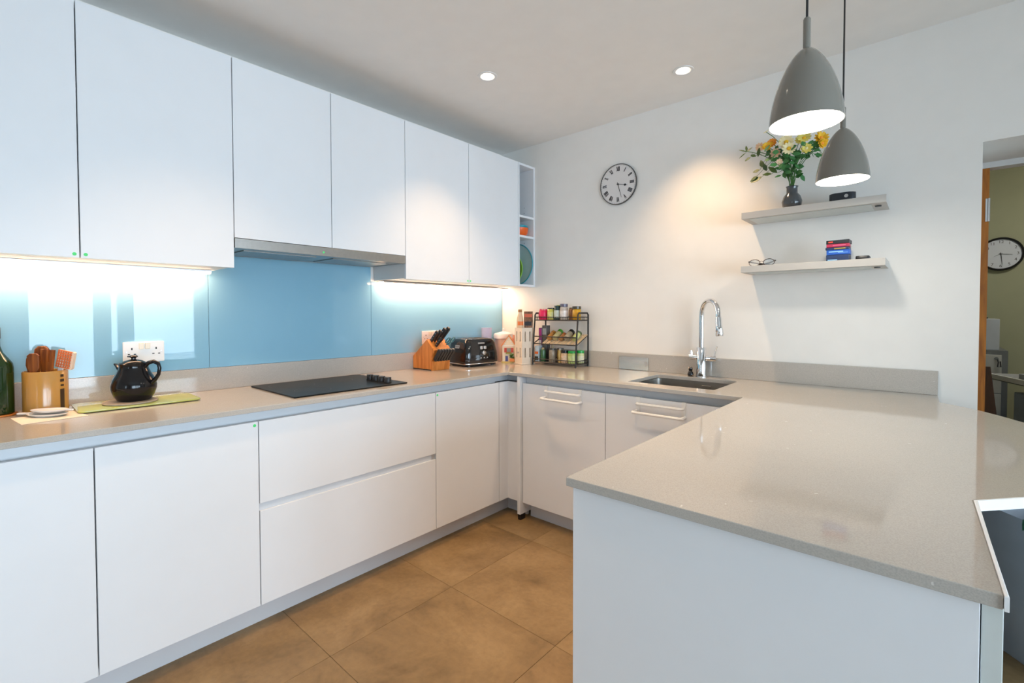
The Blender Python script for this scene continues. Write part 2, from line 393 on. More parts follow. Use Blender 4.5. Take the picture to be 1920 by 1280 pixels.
bm = new(); prism(bm, [(-.02, -.0785), (0, -.0785), (0, 0), (.094, 0), (.094, .02), (-.02, .02)], ZD0, ZD1, 'z'); obj('post', bm, M_WHITE, t)
bm = new(); prism(bm, [(-.075, -.0785), (-.04, -.0785), (-.04, .04), (.094, .04), (.094, .075), (-.075, .075)], .8535, .894, 'z'); obj('handle_rail', bm, M_RAIL, t)
tag(obj('plinth', B(.508, .526, -3.09, -.5205, 0, .1045), M_PLINTH), 'white plinth running along the floor under the left base units', 'plinth')
# ------------------------------------------------------------------ base cabinets, back run
def base_back(label, x0, x1):
    t = thing('base_cabinet', label, 'cabinet', ((x0+x1)/2, -.3, 0), group='base units along the back wall'); ox, oy = -(x0+x1)/2, .3
    def P(n, m, a0, a1, b0, b1, z0, z1, bev=.0): return obj(n, B(a0+ox, a1+ox, b0+oy, b1+oy, z0, z1, bev=bev), m, t)
    bm = new()
    for q in ((x0+.001, x0+.018, -.578, -.022, .109, .835), (x1-.018, x1-.001, -.578, -.022, .109, .835), (x0+.018, x1-.018, -.578, -.022, .109, .127), (x0+.018, x1-.018, -.040, -.022, .127, .70)):
        box(bm, q[0]+ox, q[1]+ox, q[2]+oy, q[3]+oy, q[4], q[5])
    obj('carcass', bm, M_CARC, t)
    P('handle_rail', M_RAIL, x0+.00005, x1-.00005, -.562, -.530, .8355, .894)
    P('door', M_WHITE, x0+.0018, x1-.0018, -.60, -.580, ZD0, ZD1, bev=.0012)
    return t
base_back('white dishwasher door unit next to the inner corner, with towel rail', .722, 1.304)
base_back('white sink cabinet with towel rail, beside the peninsula', 1.304, 1.93)
t = thing('end_panel', 'narrow white upright end panel beside the corner, reaching the floor', 'panel', (.708, -.3, 0))
obj('panel', B(-.0115, .0115, -.32, .27, .036, .893), M_WHITE, t)
obj('foot', B(-.0105, .0105, -.315, -.27, .0003, .0355), M_BLKPL, t)
tag(obj('plinth', B(.722, 1.98, -.520, -.502, 0, .1045), M_PLINTH), 'white plinth under the sink units by the back wall', 'plinth')
obj_p = tag(obj('plinth', B(.5265, .694, -.520, -.502, 0, .1045), M_PLINTH), 'short white plinth piece in the inner corner', 'plinth')
t = thing('corner_filler', 'white filler panel between the sink cabinet and the peninsula', 'filler panel', (1.98, -.59, 0))
obj('panel', B(-.0485, .048, -.01, .01, ZD0, ZD1), M_WHITE, t); obj('handle_rail', B(-.0495, .060, .028, .060, .8535, .894), M_RAIL, t)
# towel rails
def towel_rail(label, x0, x1):
    t = thing('towel_rail', label, 'towel rail', ((x0+x1)/2, -.60, ZD1), group='over-door towel rails'); h = (x1-x0)/2
    for s in (-1, 1):
        bm = new(); xs = s*(h-.02)
        prism(bm, [(.0235, -.03), (.0235, .0025), (-.0035, .0025), (-.0035, -.078), (-.001, -.078), (-.001, .0005), (.021, .0005), (.021, -.03)], xs-.010, xs+.010, 'x'); obj('strap', bm, M_WPL, t)
    def u(z, out, hw):
        pts = [(-hw, -.004, z), (-hw, -out+.012, z)]
        for i in range(1, 6): a = PI/2*i/6; pts.append((-hw+.012*(1-math.cos(a)), -out+.012*(1-math.sin(a)), z))
        pts.append((-hw+.012, -out, z))
        return pts+[(-p[0], p[1], p[2]) for p in reversed(pts)]
    bm = new(); tube(bm, u(-.028, .026, h-.02), .0072, 8); obj('upper_bar', bm, M_WPL, t, smooth=True)
    bm = new(); tube(bm, u(-.068, .056, h-.012), .0072, 8); obj('lower_bar', bm, M_WPL, t, smooth=True)
towel_rail('white over-door towel rail on the door nearest the corner', .890, 1.165)
towel_rail('white over-door towel rail on the sink cabinet door beside the peninsula', 1.475, 1.750)

# ------------------------------------------------------------------ peninsula
t = thing('peninsula_cabinet', 'white peninsula cabinet with plain end panel facing the camera', 'cabinet', (2.34, -1.28, 0))
def PP(n, m, x0, x1, y0, y1, z0, z1, bev=0.): return obj(n, B(x0-2.34, x1-2.34, y0+1.28, y1+1.28, z0, z1, bev=bev), m, t)
PP('carcass', M_CARC, 2.05, 2.666, -1.925, -.62, .108, .894)
PP('end_panel', M_WHITE, 2.007, 2.6655, -1.948, -1.926, 0, .8945, .001)
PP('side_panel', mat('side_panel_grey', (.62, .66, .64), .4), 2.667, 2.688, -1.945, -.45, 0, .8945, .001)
for i in range(2): PP('door', M_WHITE, 2.03, 2.049, -1.92+i*.645, -1.279+i*.645, .107, .852)
PP('plinth', M_PLINTH, 2.11, 2.128, -1.92, -.62, 0, .107)
# ------------------------------------------------------------------ worktop
out = [(.0015, -3.09), (.625, -3.09), (.625, -.6235), (2.0, -.6235), (2.0, -1.966), (2.686, -1.962), (2.677, -1.552), (2.754, -1.465)]
out += [(2.86, -1.30), (2.925, -1.12), (2.94, -.92), (2.91, -.70), (2.85, -.53), (2.80, -.43), (2.751, -.346), (2.70, -.285), (2.642, -.227), (2.638, -.0015), (.0015, -.0015)]
SX0, SX1, SY0, SY1 = 1.385, 1.838, -.508, -.128
bm = new(); slab(bm, out, [rrect(SX0, SX1, SY0, SY1, .012, 3)], WT0, WT1)
wt = tag(obj('worktop', bm, M_QUARTZ, bevel=.0018), 'grey speckled quartz worktop running round three sides of the kitchen', 'worktop')
obj('upstand', B(.0015, .0205, -3.09, -.0015, WT1+.0003, 1.0224), M_QUARTZ, wt, bevel=.0012)
obj('upstand', B(.021, 2.638, -.0205, -.0015, WT1+.0003, 1.0224), M_QUARTZ, wt, bevel=.0012)
# white edging strip along the outer side of the peninsula
E_ = [(2.686, -1.9655), (2.677, -1.552), (2.754, -1.465), (2.86, -1.30), (2.925, -1.12), (2.94, -.92), (2.91, -.70)]
bm = new(); th = .0052
nor = []
for i in range(len(E_)):
    a = Vector(E_[max(i-1, 0)]); b_ = Vector(E_[min(i+1, len(E_)-1)]); d = (b_-a).normalized(); nor.append(Vector((d.y, -d.x)))
ring = [(x+.0004*n.x, y+.0004*n.y) for (x, y), n in zip(E_, nor)]+[(x+th*n.x, y+th*n.y) for (x, y), n in reversed(list(zip(E_, nor)))]
prism(bm, ring, WT0-.0002, WT1+.001, 'z', .0015); obj('edge_strip', bm, mat('edge_white', (.85, .86, .87), .35), wt)
# ------------------------------------------------------------------ sink
t = thing('sink', 'undermounted stainless steel sink bowl in the back worktop', 'sink', (1.6115, -.318, .70))
bm = new(); zt = .1945
prof = [(rrect(-.2345, .2345, -.198, .198, .02, 4), zt), (rrect(-.226, .226, -.190, .190, .03, 4), zt-.001), (rrect(-.222, .222, -.186, .186, .04, 4), .03), (rrect(-.19, .19, -.15, .15, .05, 4), .004), (rrect(-.03, .03, -.03, .03, .02, 4), .0)]
loft(bm, [[(x, y, z) for x, y in r] for r, z in prof], cap=False); bm.faces.new([v for v in bm.verts][-len(prof[-1][0]):])
ob = obj('bowl', bm, M_SINK, t, smooth=True)
bm = new(); box(bm, .035, .085, .1855, .1875, .145, .175, .001, 1); obj('overflow_plate', bm, M_SINK, t)
bm = new(); cyl(bm, .04, .0005, .006, 24, 0, 0, .001); obj('drain', bm, M_CHROME, t)
# ------------------------------------------------------------------ tap
t = thing('kitchen_tap', 'tall chrome swan neck kitchen tap behind the sink', 'tap', (1.623, -.075, WT1))
bm = new(); lathe(bm, [(0, .0005), (.030, .0005), (.030, .004), (.0265, .008), (.0265, .168), (.025, .170), (0, .170)], 28); obj('body', bm, M_CHROME, t, smooth=True)
dx, dy = math.cos(math.radians(-40)), math.sin(math.radians(-40))
pts = [(0, 0, .171), (0, 0, .25), (0, 0, .335)]
R_ = .0825
for i in range(1, 15): a = PI*i/15; pts.append((dx*R_*(1-math.cos(a)), dy*R_*(1-math.cos(a)), .355+R_*math.sin(a)))
pts += [(dx*.166, dy*.166, .345)]
bm = new(); tube(bm, pts, .0138, 14); obj('spout', bm, M_CHROME, t, smooth=True)
bm = new(); tube(bm, [(dx*.166, dy*.166, .344), (dx*.172, dy*.172, .30), (dx*.18, dy*.18, .247), (dx*.1805, dy*.1805, .243)], [.0150, .0170, .0215, .019], 16); obj('spray_head', bm, M_CHROME, t, smooth=True)
Rd = Vector((math.cos(.30), math.sin(.30), 0)); 
bm = new(); tube(bm, [Rd*0.0240+Vector((0,0,.108)), Rd*0.0468+Vector((0,0,.108))], .0175, 14); obj('valve', bm, M_CHROME, t, smooth=True)
bm = new(); tube(bm, [Rd*0.0472+Vector((0,0,.108)), Rd*0.0764+Vector((0,0,.106))], [.020, .019], 14); tube(bm, [Rd*0.0686+Vector((0,0,.120)), Rd*0.0733+Vector((0,0,.145)), Rd*0.0827+Vector((0,0,.178))], .0042, 8); obj('lever', bm, M_CHROME, t, smooth=True)
bm = new(); tube(bm, [Rd*-0.0240+Vector((0,0,.112)), Rd*-0.0437+Vector((0,0,.113))], .0150, 14); obj('valve', bm, M_CHROME, t, smooth=True)
bm = new(); tube(bm, [Rd*-0.0441+Vector((0,0,.113)), Rd*-0.0655+Vector((0,0,.114))], .0165, 14); tube(bm, [Rd*-0.0530+Vector((0,0,.126)), Rd*-0.0554+Vector((0,0,.150))], .008, 8); obj('lever', bm, M_CHROME, t, smooth=True)
# small black cat ornament
t = thing('cat_ornament', 'tiny black cat shaped ornament standing beside the chrome tap', 'ornament', (1.566, -.085, WT1+.0005), .6)
bm = new(); lathe(bm, [(0, 0), (.015, 0), (.0175, .010), (.014, .024), (.009, .030), (.012, .037), (.011, .046), (0, .050)], 16)
for s in (-1, 1): lathe(bm, [(.005, .044), (.0005, .056)], 6, s*.007, 0)
obj('figure', bm, M_BLACK, t, smooth=True)
# steel plate on the upstand
t = thing('steel_plate', 'brushed steel rectangular cover plate leaning on the back upstand', 'plate', (1.174, -.021, WT1+.0005))
bm = new(); prism(bm, rrect(-.102, .102, .002, .084, .004, 3), -.006, -.0005, 'y'); obj('plate', bm, mat('mirror_steel', (.72, .72, .70), .18, 1.), t)
bm = new(); box(bm, .078, .096, -.0075, -.0062, .03, .058); obj('latch', bm, M_ALU, t)

# ------------------------------------------------------------------ wall cabinets
UX = .343; UB, UT = 1.481, 2.383
def wall_cab(label, y0, y1, zb, splits, stickers=()):
    t = thing('wall_cabinet', label, 'cabinet', (.0, (y0+y1)/2, zb), group='wall cabinets'); oy = -(y0+y1)/2
    def P(n, m, x0, x1, a0, a1, z0, z1, bev=.0): return obj(n, B(x0, x1, a0+oy, a1+oy, z0-zb, z1-zb, bev=bev), m, t)
    bm = new(); carcass(bm, .0085, UX-.022, y0+.004+oy, y1-.004+oy, .004, UT-.002-zb); obj('carcass', bm, M_CARC, t)
    ys = [y0]+list(splits)+[y1]; ds = []
    for a, b in zip(ys, ys[1:]): ds.append(P('door', M_WHITE, UX-.020, UX, a+.0017, b-.0017, zb, UT, .0012))
    for i, yy, zz in stickers: dot(ds[i], UX+.0002, yy+oy, zz-zb)
    return t
wall_cab('tall white double wall cabinet at the left, above the teapot', -3.083, -2.083, UB, [-2.582], [(0, -2.597, 1.494), (1, -2.567, 1.494)])
wall_cab('shorter white double wall cabinet above the extractor hood', -2.083, -1.188, 1.6125, [-1.635])
wall_cab('white double wall cabinet between the hood and the open shelf unit', -1.188, -.1956, UB, [-.689], [(0, -.700, 1.494), (1, -.677, 1.494)])
t = thing('open_shelf_unit', 'narrow white open shelf unit at the end of the wall cabinets', 'shelf unit', (0, -.098, UB))
bm = new(); box(bm, .0015, UX, -.097, -.081, 0, UT-UB); obj('side_panel', bm, M_WHITE, t)
bm = new(); box(bm, .0015, UX, .081, .0965, 0, UT-UB); obj('side_panel', bm, M_WHITE, t)
for z in (0, UT-UB-.016, 1.996-UB-.008, 1.850-UB-.008): obj('shelf_board', B(.0015, UX-.001, -.0805, .0805, z, z+.016), M_WHITE, t)
obj('back_panel', B(.002, .010, -.0805, .0805, .0165, UT-UB-.0165), M_CARC, t)
for z in (2.09, 2.05, 1.955, 1.82):
    bm = new(); prism(bm, circ(.25, z-UB, .003, 8), .0800, .0809, 'y'); obj('peg_hole', bm, M_BLKPL, t)
# things in the open shelf unit
def bowl(label, cx, cy, z, r, h, m, rim=None):
    t = thing('bowl', label, 'bowl', (cx, cy, z)); bm = new()
    lathe(bm, [(0, 0), (r*.6, 0), (r*.9, h*.35), (r, h), (r-.003, h), (r*.87, h*.37), (r*.55, .004), (0, .004)], 26); obj('shell', bm, m, t, smooth=True)
    if rim: bm = new(); lathe(bm, [(r+.0005, h-.012), (r+.002, h-.011), (r+.002, h+.001), (r-.0035, h+.001), (r-.0035, h)], 26); obj('rim', bm, rim, t, smooth=True)
M_ORANGE = mat('orange_plastic', (.85, .13, .012), .35); M_TEAL = mat('teal_plastic', (.03, .33, .42), .3); M_LIME = mat('lime_plastic', (.28, .58, .06), .35)
bowl('orange plastic bowl in the open shelf unit', .268, -.098, 1.8585, .070, .062, M_ORANGE)
bowl('teal plastic bowl nested in the orange bowl on the open shelf', .268, -.098, 1.876, .062, .062, M_TEAL, M_TEAL)
def tray(label, y, r, m, m2, x, tilt):
    t = thing('round_tray', label, 'tray', (x, y, UB+.0166+r*.985+.0045), (0, 0, 0)); bm = new(); mt = Matrix.Rotation(PI/2+tilt, 4, 'X')
    lathe(bm, [(0, 0), (r*.78, 0), (r-.004, .012), (r, .014), (r-.002, .016), (r*.77, .004), (0, .004)], 36, mat4=mt); obj('dish', bm, m, t, smooth=True)
    bm = new(); tube(bm, [mt @ Vector((r*.985*math.cos(a), r*.985*math.sin(a), .016)) for a in [2*PI*i/36 for i in range(36)]], .004, 6, True); obj('rim', bm, m2, t, smooth=True)
    return t
M_PALEBLUE = mat('pale_blue_plastic', (.50, .66, .70), .3)
tray('large pale blue round tray standing on edge in the open shelf unit', -.030, .158, M_PALEBLUE, M_TEAL, .200, .0)
tray('small green round plate with dark spots standing in the open shelf unit', -.085, .118, M_LIME, M_LIME, .185, 0.)
sp_ = bpy.data.objects['round_tray.001']
for xx, zz in ((.075, -.03), (.072, -.045), (.082, -.058)):
    bm = new(); prism(bm, circ(xx, zz, .006, 10), -.0062, -.0052, 'y'); obj('spot', bm, M_DARK, sp_)
# ------------------------------------------------------------------ extractor hood
t = thing('extractor_hood', 'slim stainless steel extractor hood under the short wall cabinet', 'extractor hood', (0, -1.6355, 1.568))
hw = .4455
obj('front_trim', B(UX-.030, UX+.001, -hw, hw, .0, .0425, .001), M_STEEL, t)
obj('body', B(.012, UX-.0305, -hw, hw, .002, .0425), M_STEEL, t)
for s in (-1, 1):
    f = obj('filter', B(.05, .27, s*.215-.17, s*.215+.17, -.002, .0015), mat('filter_mesh', (.35, .36, .36), .4, 1., bump=.6, bscale=400), t)
bm = new(); prism(bm, circ(.055-.10, .018, .0055, 12), UX+.0012, UX+.0022, 'x'); obj('indicator', bm, M_GREENDOT, t)
# ------------------------------------------------------------------ under-cabinet LED profiles
def led(label, y0, y1, z):
    t = thing('led_strip', label, 'strip light', (.07, (y0+y1)/2, z)); h = (y1-y0)/2
    bm = new(); prism(bm, [(.034, 0), (.034, -.0085), (.0315, -.0085), (.0315, -.003), (-.036, -.003), (-.036, 0)], -h, h, 'y'); obj('profile', bm, M_ALU, t)
    bm = new(); prism(bm, [(.031, -.0035), (.031, -.0125), (.025, -.0165), (-.028, -.0165), (-.034, -.0125), (-.034, -.0035)], -h+.003, h-.003, 'y'); obj('diffuser', bm, M_LED, t)
led('lit strip light under the left wall cabinet', -3.075, -2.10, UB+.003)
led('lit strip light under the right wall cabinet', -1.175, -.04, UB-.0006)
# ------------------------------------------------------------------ glass splashback
def splash(label, y0, y1, z1):
    o = obj('glass_splashback', B(.0012, .0075, y0+.0008, y1-.0008, 1.0228, z1, .001, 1), M_BLUE); tag(o, label, 'splashback', 'blue glass splashback panels')
splash('blue glass splashback panel behind the teapot', -3.085, -2.088, UB-.0005)
splash('blue glass splashback panel behind the hob', -2.088, -1.204, 1.5685)
splash('blue glass splashback panel behind the toaster', -1.204, -.004, UB-.0005)
# ------------------------------------------------------------------ sockets
def socket(label, y, z):
    t = thing('double_socket', label, 'socket', (.0078, y, z), group='double wall sockets'); bm = new()
    prism(bm, rrect(-.073, .073, -.045, .045, .004, 3), 0, .010, 'x', .002); obj('plate', bm, M_WPL, t)
    for s in (-.010, .012): obj('rocker', B(.0103, .0155, s-.009, s+.009, .012, .040, .0015, 1), mat('rocker_cream', (.82, .74, .60), .3), t)
    for s in (-1, 1):
        c = s*.043; bm = new()
        box(bm, .0100, .0108, c-.0025, c+.0025, .010, .019)
        for q in (-1, 1): box(bm, .0100, .0108, c+q*.0105-.004, c+q*.0105+.004, -.011, -.007)
        obj('pin_holes', bm, M_DARK, t)
        bm = new(); prism(bm, circ(s*.062, .002, .0025, 10), .0102, .0112, 'x'); obj('screw', bm, M_ALU, t)
socket('white double socket on the blue glass behind the teapot', -2.342, 1.116)
socket('white double socket on the blue glass behind the knife block', -.745, 1.118)
# ------------------------------------------------------------------ hob
t = thing('hob', 'black glass hob with four knobs set on the left worktop', 'hob', (.305, -1.627, WT1+.0003))
bm = new(); prism(bm, rrect(-.245, .245, -.297, .297, .008, 3), 0, .006, 'z', .0015); obj('glass_plate', bm, M_HOB, t)
for i in range(4):
    bm = new(); px_ = .005+i*.056; py_ = .222+.0*i
    lathe(bm, [(0, .0065), (.0195, .0065), (.0195, .010), (.018, .011), (.0185, .032), (.017, .034), (0, .034)], 22, px_, py_); obj('knob', bm, M_BLKPL, t, smooth=True)
for cx, cy, r in ((-.11, -.15, .105), (.11, -.15, .08), (-.11, .09, .08)):
    bm = new(); lathe(bm, [(r, .0061), (r+.0012, .0061), (r+.0012, .0064), (r, .0064), (r, .0061)], 40, cx, cy); obj('cooking_zone', bm, mat('zone_grey', (.06, .06, .06), .3), t)
# ------------------------------------------------------------------ shelves
def shelf(label, z):
    t = thing('floating_shelf', label, 'shelf', (2.163, 0, z), group='floating shelves')
    obj('board', B(-.295, .295, -.205, -.001, 0, .034, .0012), M_SHELF, t)
    obj('light_panel', B(-.262, .24, -.185, -.02, -.0022, -.0003), mat('shelf_frost', (.62, .66, .64), .35), t)
    bm = new(); cyl(bm, .012, -.005, -.0023, 18, .262, -.135); 
    obj('sensor', bm, M_BLKPL, t)
shelf('upper silver floating shelf holding the vase of flowers', 1.764)
shelf('lower silver floating shelf holding spectacles and small books', 1.489)
SH1, SH2 = 1.764+.0345, 1.489+.0345
# vase, flowers
t = thing('vase', 'small dark grey glazed vase on the upper shelf', 'vase', (2.078, -.11, SH1))
bm = new(); lathe(bm, [(0, 0), (.030, 0), (.042, .020), (.045, .042), (.038, .066), (.0255, .082), (.0245, .108), (.028, .116), (.0255, .116), (.0215, .106), (.022, .084), (.033, .064), (.038, .04), (.025, .006), (0, .006)], 28); obj('body', bm, mat('vase_glaze', (.045, .052, .058), .2, coat=.5, var=.3), t, smooth=True)
VN = Vector((2.078, -.11, SH1+.108))
M_STEM = mat('stem_green', (.06, .16, .03), .6); M_LEAF = mat('leaf_green', (.035, .13, .02), .45, var=.3); M_LEAF2 = mat('leaf_dark', (.045, .085, .015), .45, var=.3); M_EUC = mat('leaf_bright', (.05, .20, .055), .5, var=.3)
M_PYEL = mat('petal_yellow', (.85, .50, .02), .6); M_PCRM = mat('petal_cream', (.85, .74, .42), .6); M_PORG = mat('petal_orange', (.85, .32, .03), .6); M_PPAL = mat('petal_pale', (.78, .66, .15), .6); M_PEACH = mat('petal_blush', (.80, .55, .36), .6)
def basis(n):
    n = Vector(n).normalized(); a = n.cross(Vector((0, 0, 1)));
    if a.length < .05: a = n.cross(Vector((1, 0, 0)))
    a.normalize(); b = n.cross(a); return Matrix(((a.x, b.x, n.x, 0), (a.y, b.y, n.y, 0), (a.z, b.z, n.z, 0), (0, 0, 0, 1)))
def stem_pts(p, off, n=7):
    a = VN + Vector((off[0], off[1], -.09)); b = VN+Vector((off[0]*.8, off[1]*.8, .01)); p = Vector(p); out = [a, b]
    c = b + Vector((0, 0, (p.z-b.z)*.55)) + (p-b)*.15
    for i in range(1, n+1): s = i/n; out.append(b*(1-s)**2+c*2*s*(1-s)+p*s*s)
    return out
def petal(bm, M4, ang, r0, r1, w_, lift):
    ca, sa = math.cos(ang), math.sin(ang); P = [(r0, 0, 0), (r0+(r1-r0)*.55, w_, lift*.6), (r1, w_*.45, lift), (r1, -w_*.45, lift), (r0+(r1-r0)*.55, -w_, lift*.6)]
    top = [bm.verts.new(M4 @ Vector((x*ca-y*sa, x*sa+y*ca, z+.0006))) for x, y, z in P]; bot = [bm.verts.new(M4 @ Vector((x*ca-y*sa, x*sa+y*ca, z-.0006))) for x, y, z in P]
    bm.faces.new(top); bm.faces.new(list(reversed(bot)))
    for i in range(5): bm.faces.new((top[i], bot[i], bot[(i+1) % 5], top[(i+1) % 5]))
def flower(label, p, face, r, m, mc, npet=12, cr=.3, layers=1):
    off = (random.uniform(-.014, .014), random.uniform(-.014, .014))
    sp = stem_pts(p, off); base = sp[0]
    t = thing('flower', label, 'flower', base, group='flowers in the grey vase')
    bm = new(); tube(bm, [q-base for q in sp], .0016, 6); obj('stem', bm, M_STEM, t, smooth=True)
    M4 = Matrix.Translation(Vector(p)-base) @ basis(face); bm = new()
    for l in range(layers):
        for i in range(npet): petal(bm, M4, 2*PI*(i+.5*l)/npet+random.uniform(-.08, .08), r*.15, r*(1-.25*l), r*1.9/npet+.002, r*(.22+.3*l)+random.uniform(-.1, .15)*r)
    obj('petals', bm, m, t)
    bm = new(); lathe(bm, [(r*cr, .0), (r*cr, r*.12), (r*cr*.6, r*.25), (0, r*.28)], 12, mat4=M4); obj('centre', bm, mc, t, smooth=True)
cf = Vector((.45, -2.7, -.75))
def F(x): return (cf.x+random.uniform(-.8, .8), cf.y, random.uniform(-.5, 1.4))
flower('large cream daisy with yellow centre facing the room, in the vase', (2.060, -.155, 2.128), F(0), .034, M_PCRM, M_PYEL, 13)
flower('second cream daisy just below the large daisy in the vase', (2.072, -.160, 2.092), F(0), .031, M_PCRM, M_PYEL, 12)
flower('orange yellow flower at the left of the bouquet', (1.968, -.14, 2.130), F(0), .024, M_PYEL, M_PORG, 11, layers=2)
flower('orange flower beside the orange yellow one in the bouquet', (1.990, -.13, 2.146), F(0), .024, M_PORG, M_PYEL, 11, layers=2)
flower('blush flower low in the middle of the bouquet', (2.010, -.15, 2.086), F(0), .024, M_PEACH, M_PCRM, 9, layers=2)
flower('pale yellow flower at the top right of the bouquet', (2.130, -.12, 2.140), F(0), .030, M_PPAL, M_PYEL, 12)
flower('pale yellow flower behind the large daisy', (2.104, -.08, 2.145), F(0), .024, M_PPAL, M_PYEL, 12)
flower('bright yellow flower at the far right of the bouquet', (2.200, -.12, 2.122), (.9, -1.2, .4), .033, M_PYEL, M_PORG, 12, layers=2)
flower('yellow flower hanging below the far right one', (2.207, -.13, 2.094), (1, -1, -.3), .024, M_PYEL, M_PORG, 11, layers=2)
flower('cream rose like flower at the right of the bouquet', (2.145, -.15, 2.078), F(0), .026, M_PPAL, M_PCRM, 8, layers=2)
flower('small cream bud on the tallest stem at the upper left', (1.960, -.12, 2.212), (-.4, -.6, 1), .014, M_PCRM, M_PYEL, 7)
flower('blush flower at the left edge of the bouquet', (1.932, -.12, 2.142), F(0), .022, M_PEACH, M_PCRM, 9)
flower('pale flower behind the orange ones', (2.036, -.09, 2.158), F(0), .022, M_PPAL, M_PYEL, 10)
flower('small blush blossom near the vase neck', (2.028, -.15, 2.038), F(0), .016, M_PEACH, M_PCRM, 8)
def leafmesh(bm, c, d, n, L_, W_):
    d = Vector(d).normalized(); n = Vector(n); n = (n-d*n.dot(d)).normalized(); s = d.cross(n)
    prof = [(0, 0), (.18, .55), (.42, 1), (.68, .8), (.88, .36), (1, 0)]; top = []
    outline = [c+d*L_*u+s*W_*.5*v-n*L_*.12*u*u for u, v in prof]+[c+d*L_*u-s*W_*.5*v-n*L_*.12*u*u for u, v in reversed(prof[1:-1])]
    A = [bm.verts.new(p+n*.0005) for p in outline]; Bv = [bm.verts.new(p-n*.0005) for p in outline]; bm.faces.new(A); bm.faces.new(list(reversed(Bv)))
    for i in range(len(A)): bm.faces.new((A[i], Bv[i], Bv[(i+1) % len(A)], A[(i+1) % len(A)]))
def sprig(label, tip, leaves, m):
    off = (random.uniform(-.012, .012), random.uniform(-.012, .012)); sp = stem_pts(tip, off, 9); base = sp[0]
    t = thing('leaf_sprig', label, 'foliage', base, group='leafy sprigs in the grey vase')
    bm = new(); tube(bm, [q-base for q in sp], [.0018]*len(sp), 6); st = obj('stem', bm, M_STEM, t, smooth=True)
    for (c, d, L_, W_) in leaves:
        c = Vector(c); q = min(sp[2:], key=lambda v: (v-c).length); bm = new()
        leafmesh(bm, c-base, d, (random.uniform(-.3, .3), -1, .5+random.uniform(-.3, .4)), L_, W_)
        if (q-c).length > .006: tube(bm, [q-base, (q+c)/2-base+Vector((0, 0, .003)), c-base], .0009, 5)
        obj('leaf', bm, m, t)
y_ = -.13
sprig('leafy sprig reaching far left with broad dark leaves', (1.862, y_, 2.135), [((1.945, y_, 1.985), (-.9, -.2, -.35), .058, .030), ((1.925, y_, 1.995), (-.8, -.1, -.5), .046, .026), ((1.935, y_, 2.022), (-1, 0, -.1), .036, .024), ((1.890, y_, 2.098), (-.9, 0, -.4), .034, .018), ((1.872, y_, 2.130), (-.2, 0, 1), .034, .012), ((1.872, y_, 2.128), (.8, 0, .7), .032, .010), ((1.868, y_, 2.130), (-1, 0, .55), .044, .007), ((1.868, y_, 2.126), (-1, 0, -.6), .044, .006)], M_LEAF2)
sprig('dark leafy sprig at the left middle of the bouquet', (1.93, y_, 2.115), [((1.95, y_, 2.03), (-.3, 0, .9), .045, .024), ((1.925, y_, 2.09), (.1, 0, 1), .05, .018), ((1.915, y_, 2.095), (-.8, 0, .5), .03, .022), ((2.02, y_-.02, 1.985), (-.6, -.2, .6), .055, .024), ((1.995, y_-.02, 1.985), (-.8, -.2, .1), .042, .022), ((1.975, y_, 2.06), (.4, -.3, .7), .04, .02), ((1.965, y_, 2.01), (-.2, -.3, .8), .04, .022)], M_LEAF2)
def cluster(label, tip, n, sx, sz, cx, cz):
    ls = []
    for i in range(n):
        c = (cx+random.uniform(-sx, sx), -.12+random.uniform(-.05, .04), cz+random.uniform(-sz, sz)); ls.append((c, (random.uniform(-1, 1), random.uniform(-.6, .2), random.uniform(-.3, 1)), random.uniform(.024, .044), random.uniform(.018, .030)))
    sprig(label, tip, ls, M_EUC)
cluster('round leaved eucalyptus sprig in the centre of the bouquet', (2.05, -.12, 2.10), 22, .035, .05, 2.045, 2.04)
cluster('round leaved eucalyptus sprig at the right of the bouquet', (2.205, -.12, 2.09), 18, .035, .03, 2.175, 2.062)
cluster('round leaved eucalyptus sprig right of the vase centre', (2.12, -.12, 2.06), 18, .025, .05, 2.10, 2.02)
cluster('round leaved eucalyptus sprig behind the orange flowers', (2.0, -.10, 2.11), 16, .04, .03, 1.995, 2.08)
cluster('low eucalyptus sprig just above the vase neck', (2.07, -.14, 2.0), 16, .03, .03, 2.06, 1.985)
# speaker on the upper shelf
t = thing('speaker', 'small dark rounded speaker on the upper shelf behind the pendant', 'speaker', (2.287, -.10, SH1))
bm = new(); prism(bm, rrect(-.052, .052, -.03, .03, .022, 5), 0, .048, 'z', .004); obj('body', bm, mat('navy_plastic', (.02, .024, .032), .35), t, smooth=True)
bm = new(); prism(bm, circ(.018, .03, .008, 16), -.0325, -.0305, 'y'); obj('button', bm, M_ALU, t)
# spectacles
t = thing('spectacles', 'folded dark framed spectacles on the lower shelf', 'spectacles', (1.945, -.12, SH2))
for s in (-1, 1):
    bm = new(); tube(bm, [(s*.034+.026*math.cos(a), 0, .0205+.017*math.sin(a)) for a in [2*PI*i/22 for i in range(22)]], .0019, 6, True); obj('rim', bm, mat('tortoise', (.05, .025, .012), .3), t, smooth=True)
    bm = new(); prism(bm, circ(s*.034, .0205, .0245, 20, .0155), -.0004, .0004, 'y'); obj('lens', bm, M_CLEAR, t)
    bm = new(); tube(bm, [(s*.061, .0, .027), (s*.062, .012, .028), (s*.03, .032, .020), (s*-.03, .034+.004*s, .010), (s*-.05, .034+.004*s, .004)], .0036, 6); obj('temple_arm', bm, M_BLKPL, t, smooth=True)
bm = new(); tube(bm, [(-.009, 0, .024), (0, -.002, .028), (.009, 0, .024)], .0014, 6); obj('bridge', bm, M_BLKPL, t)
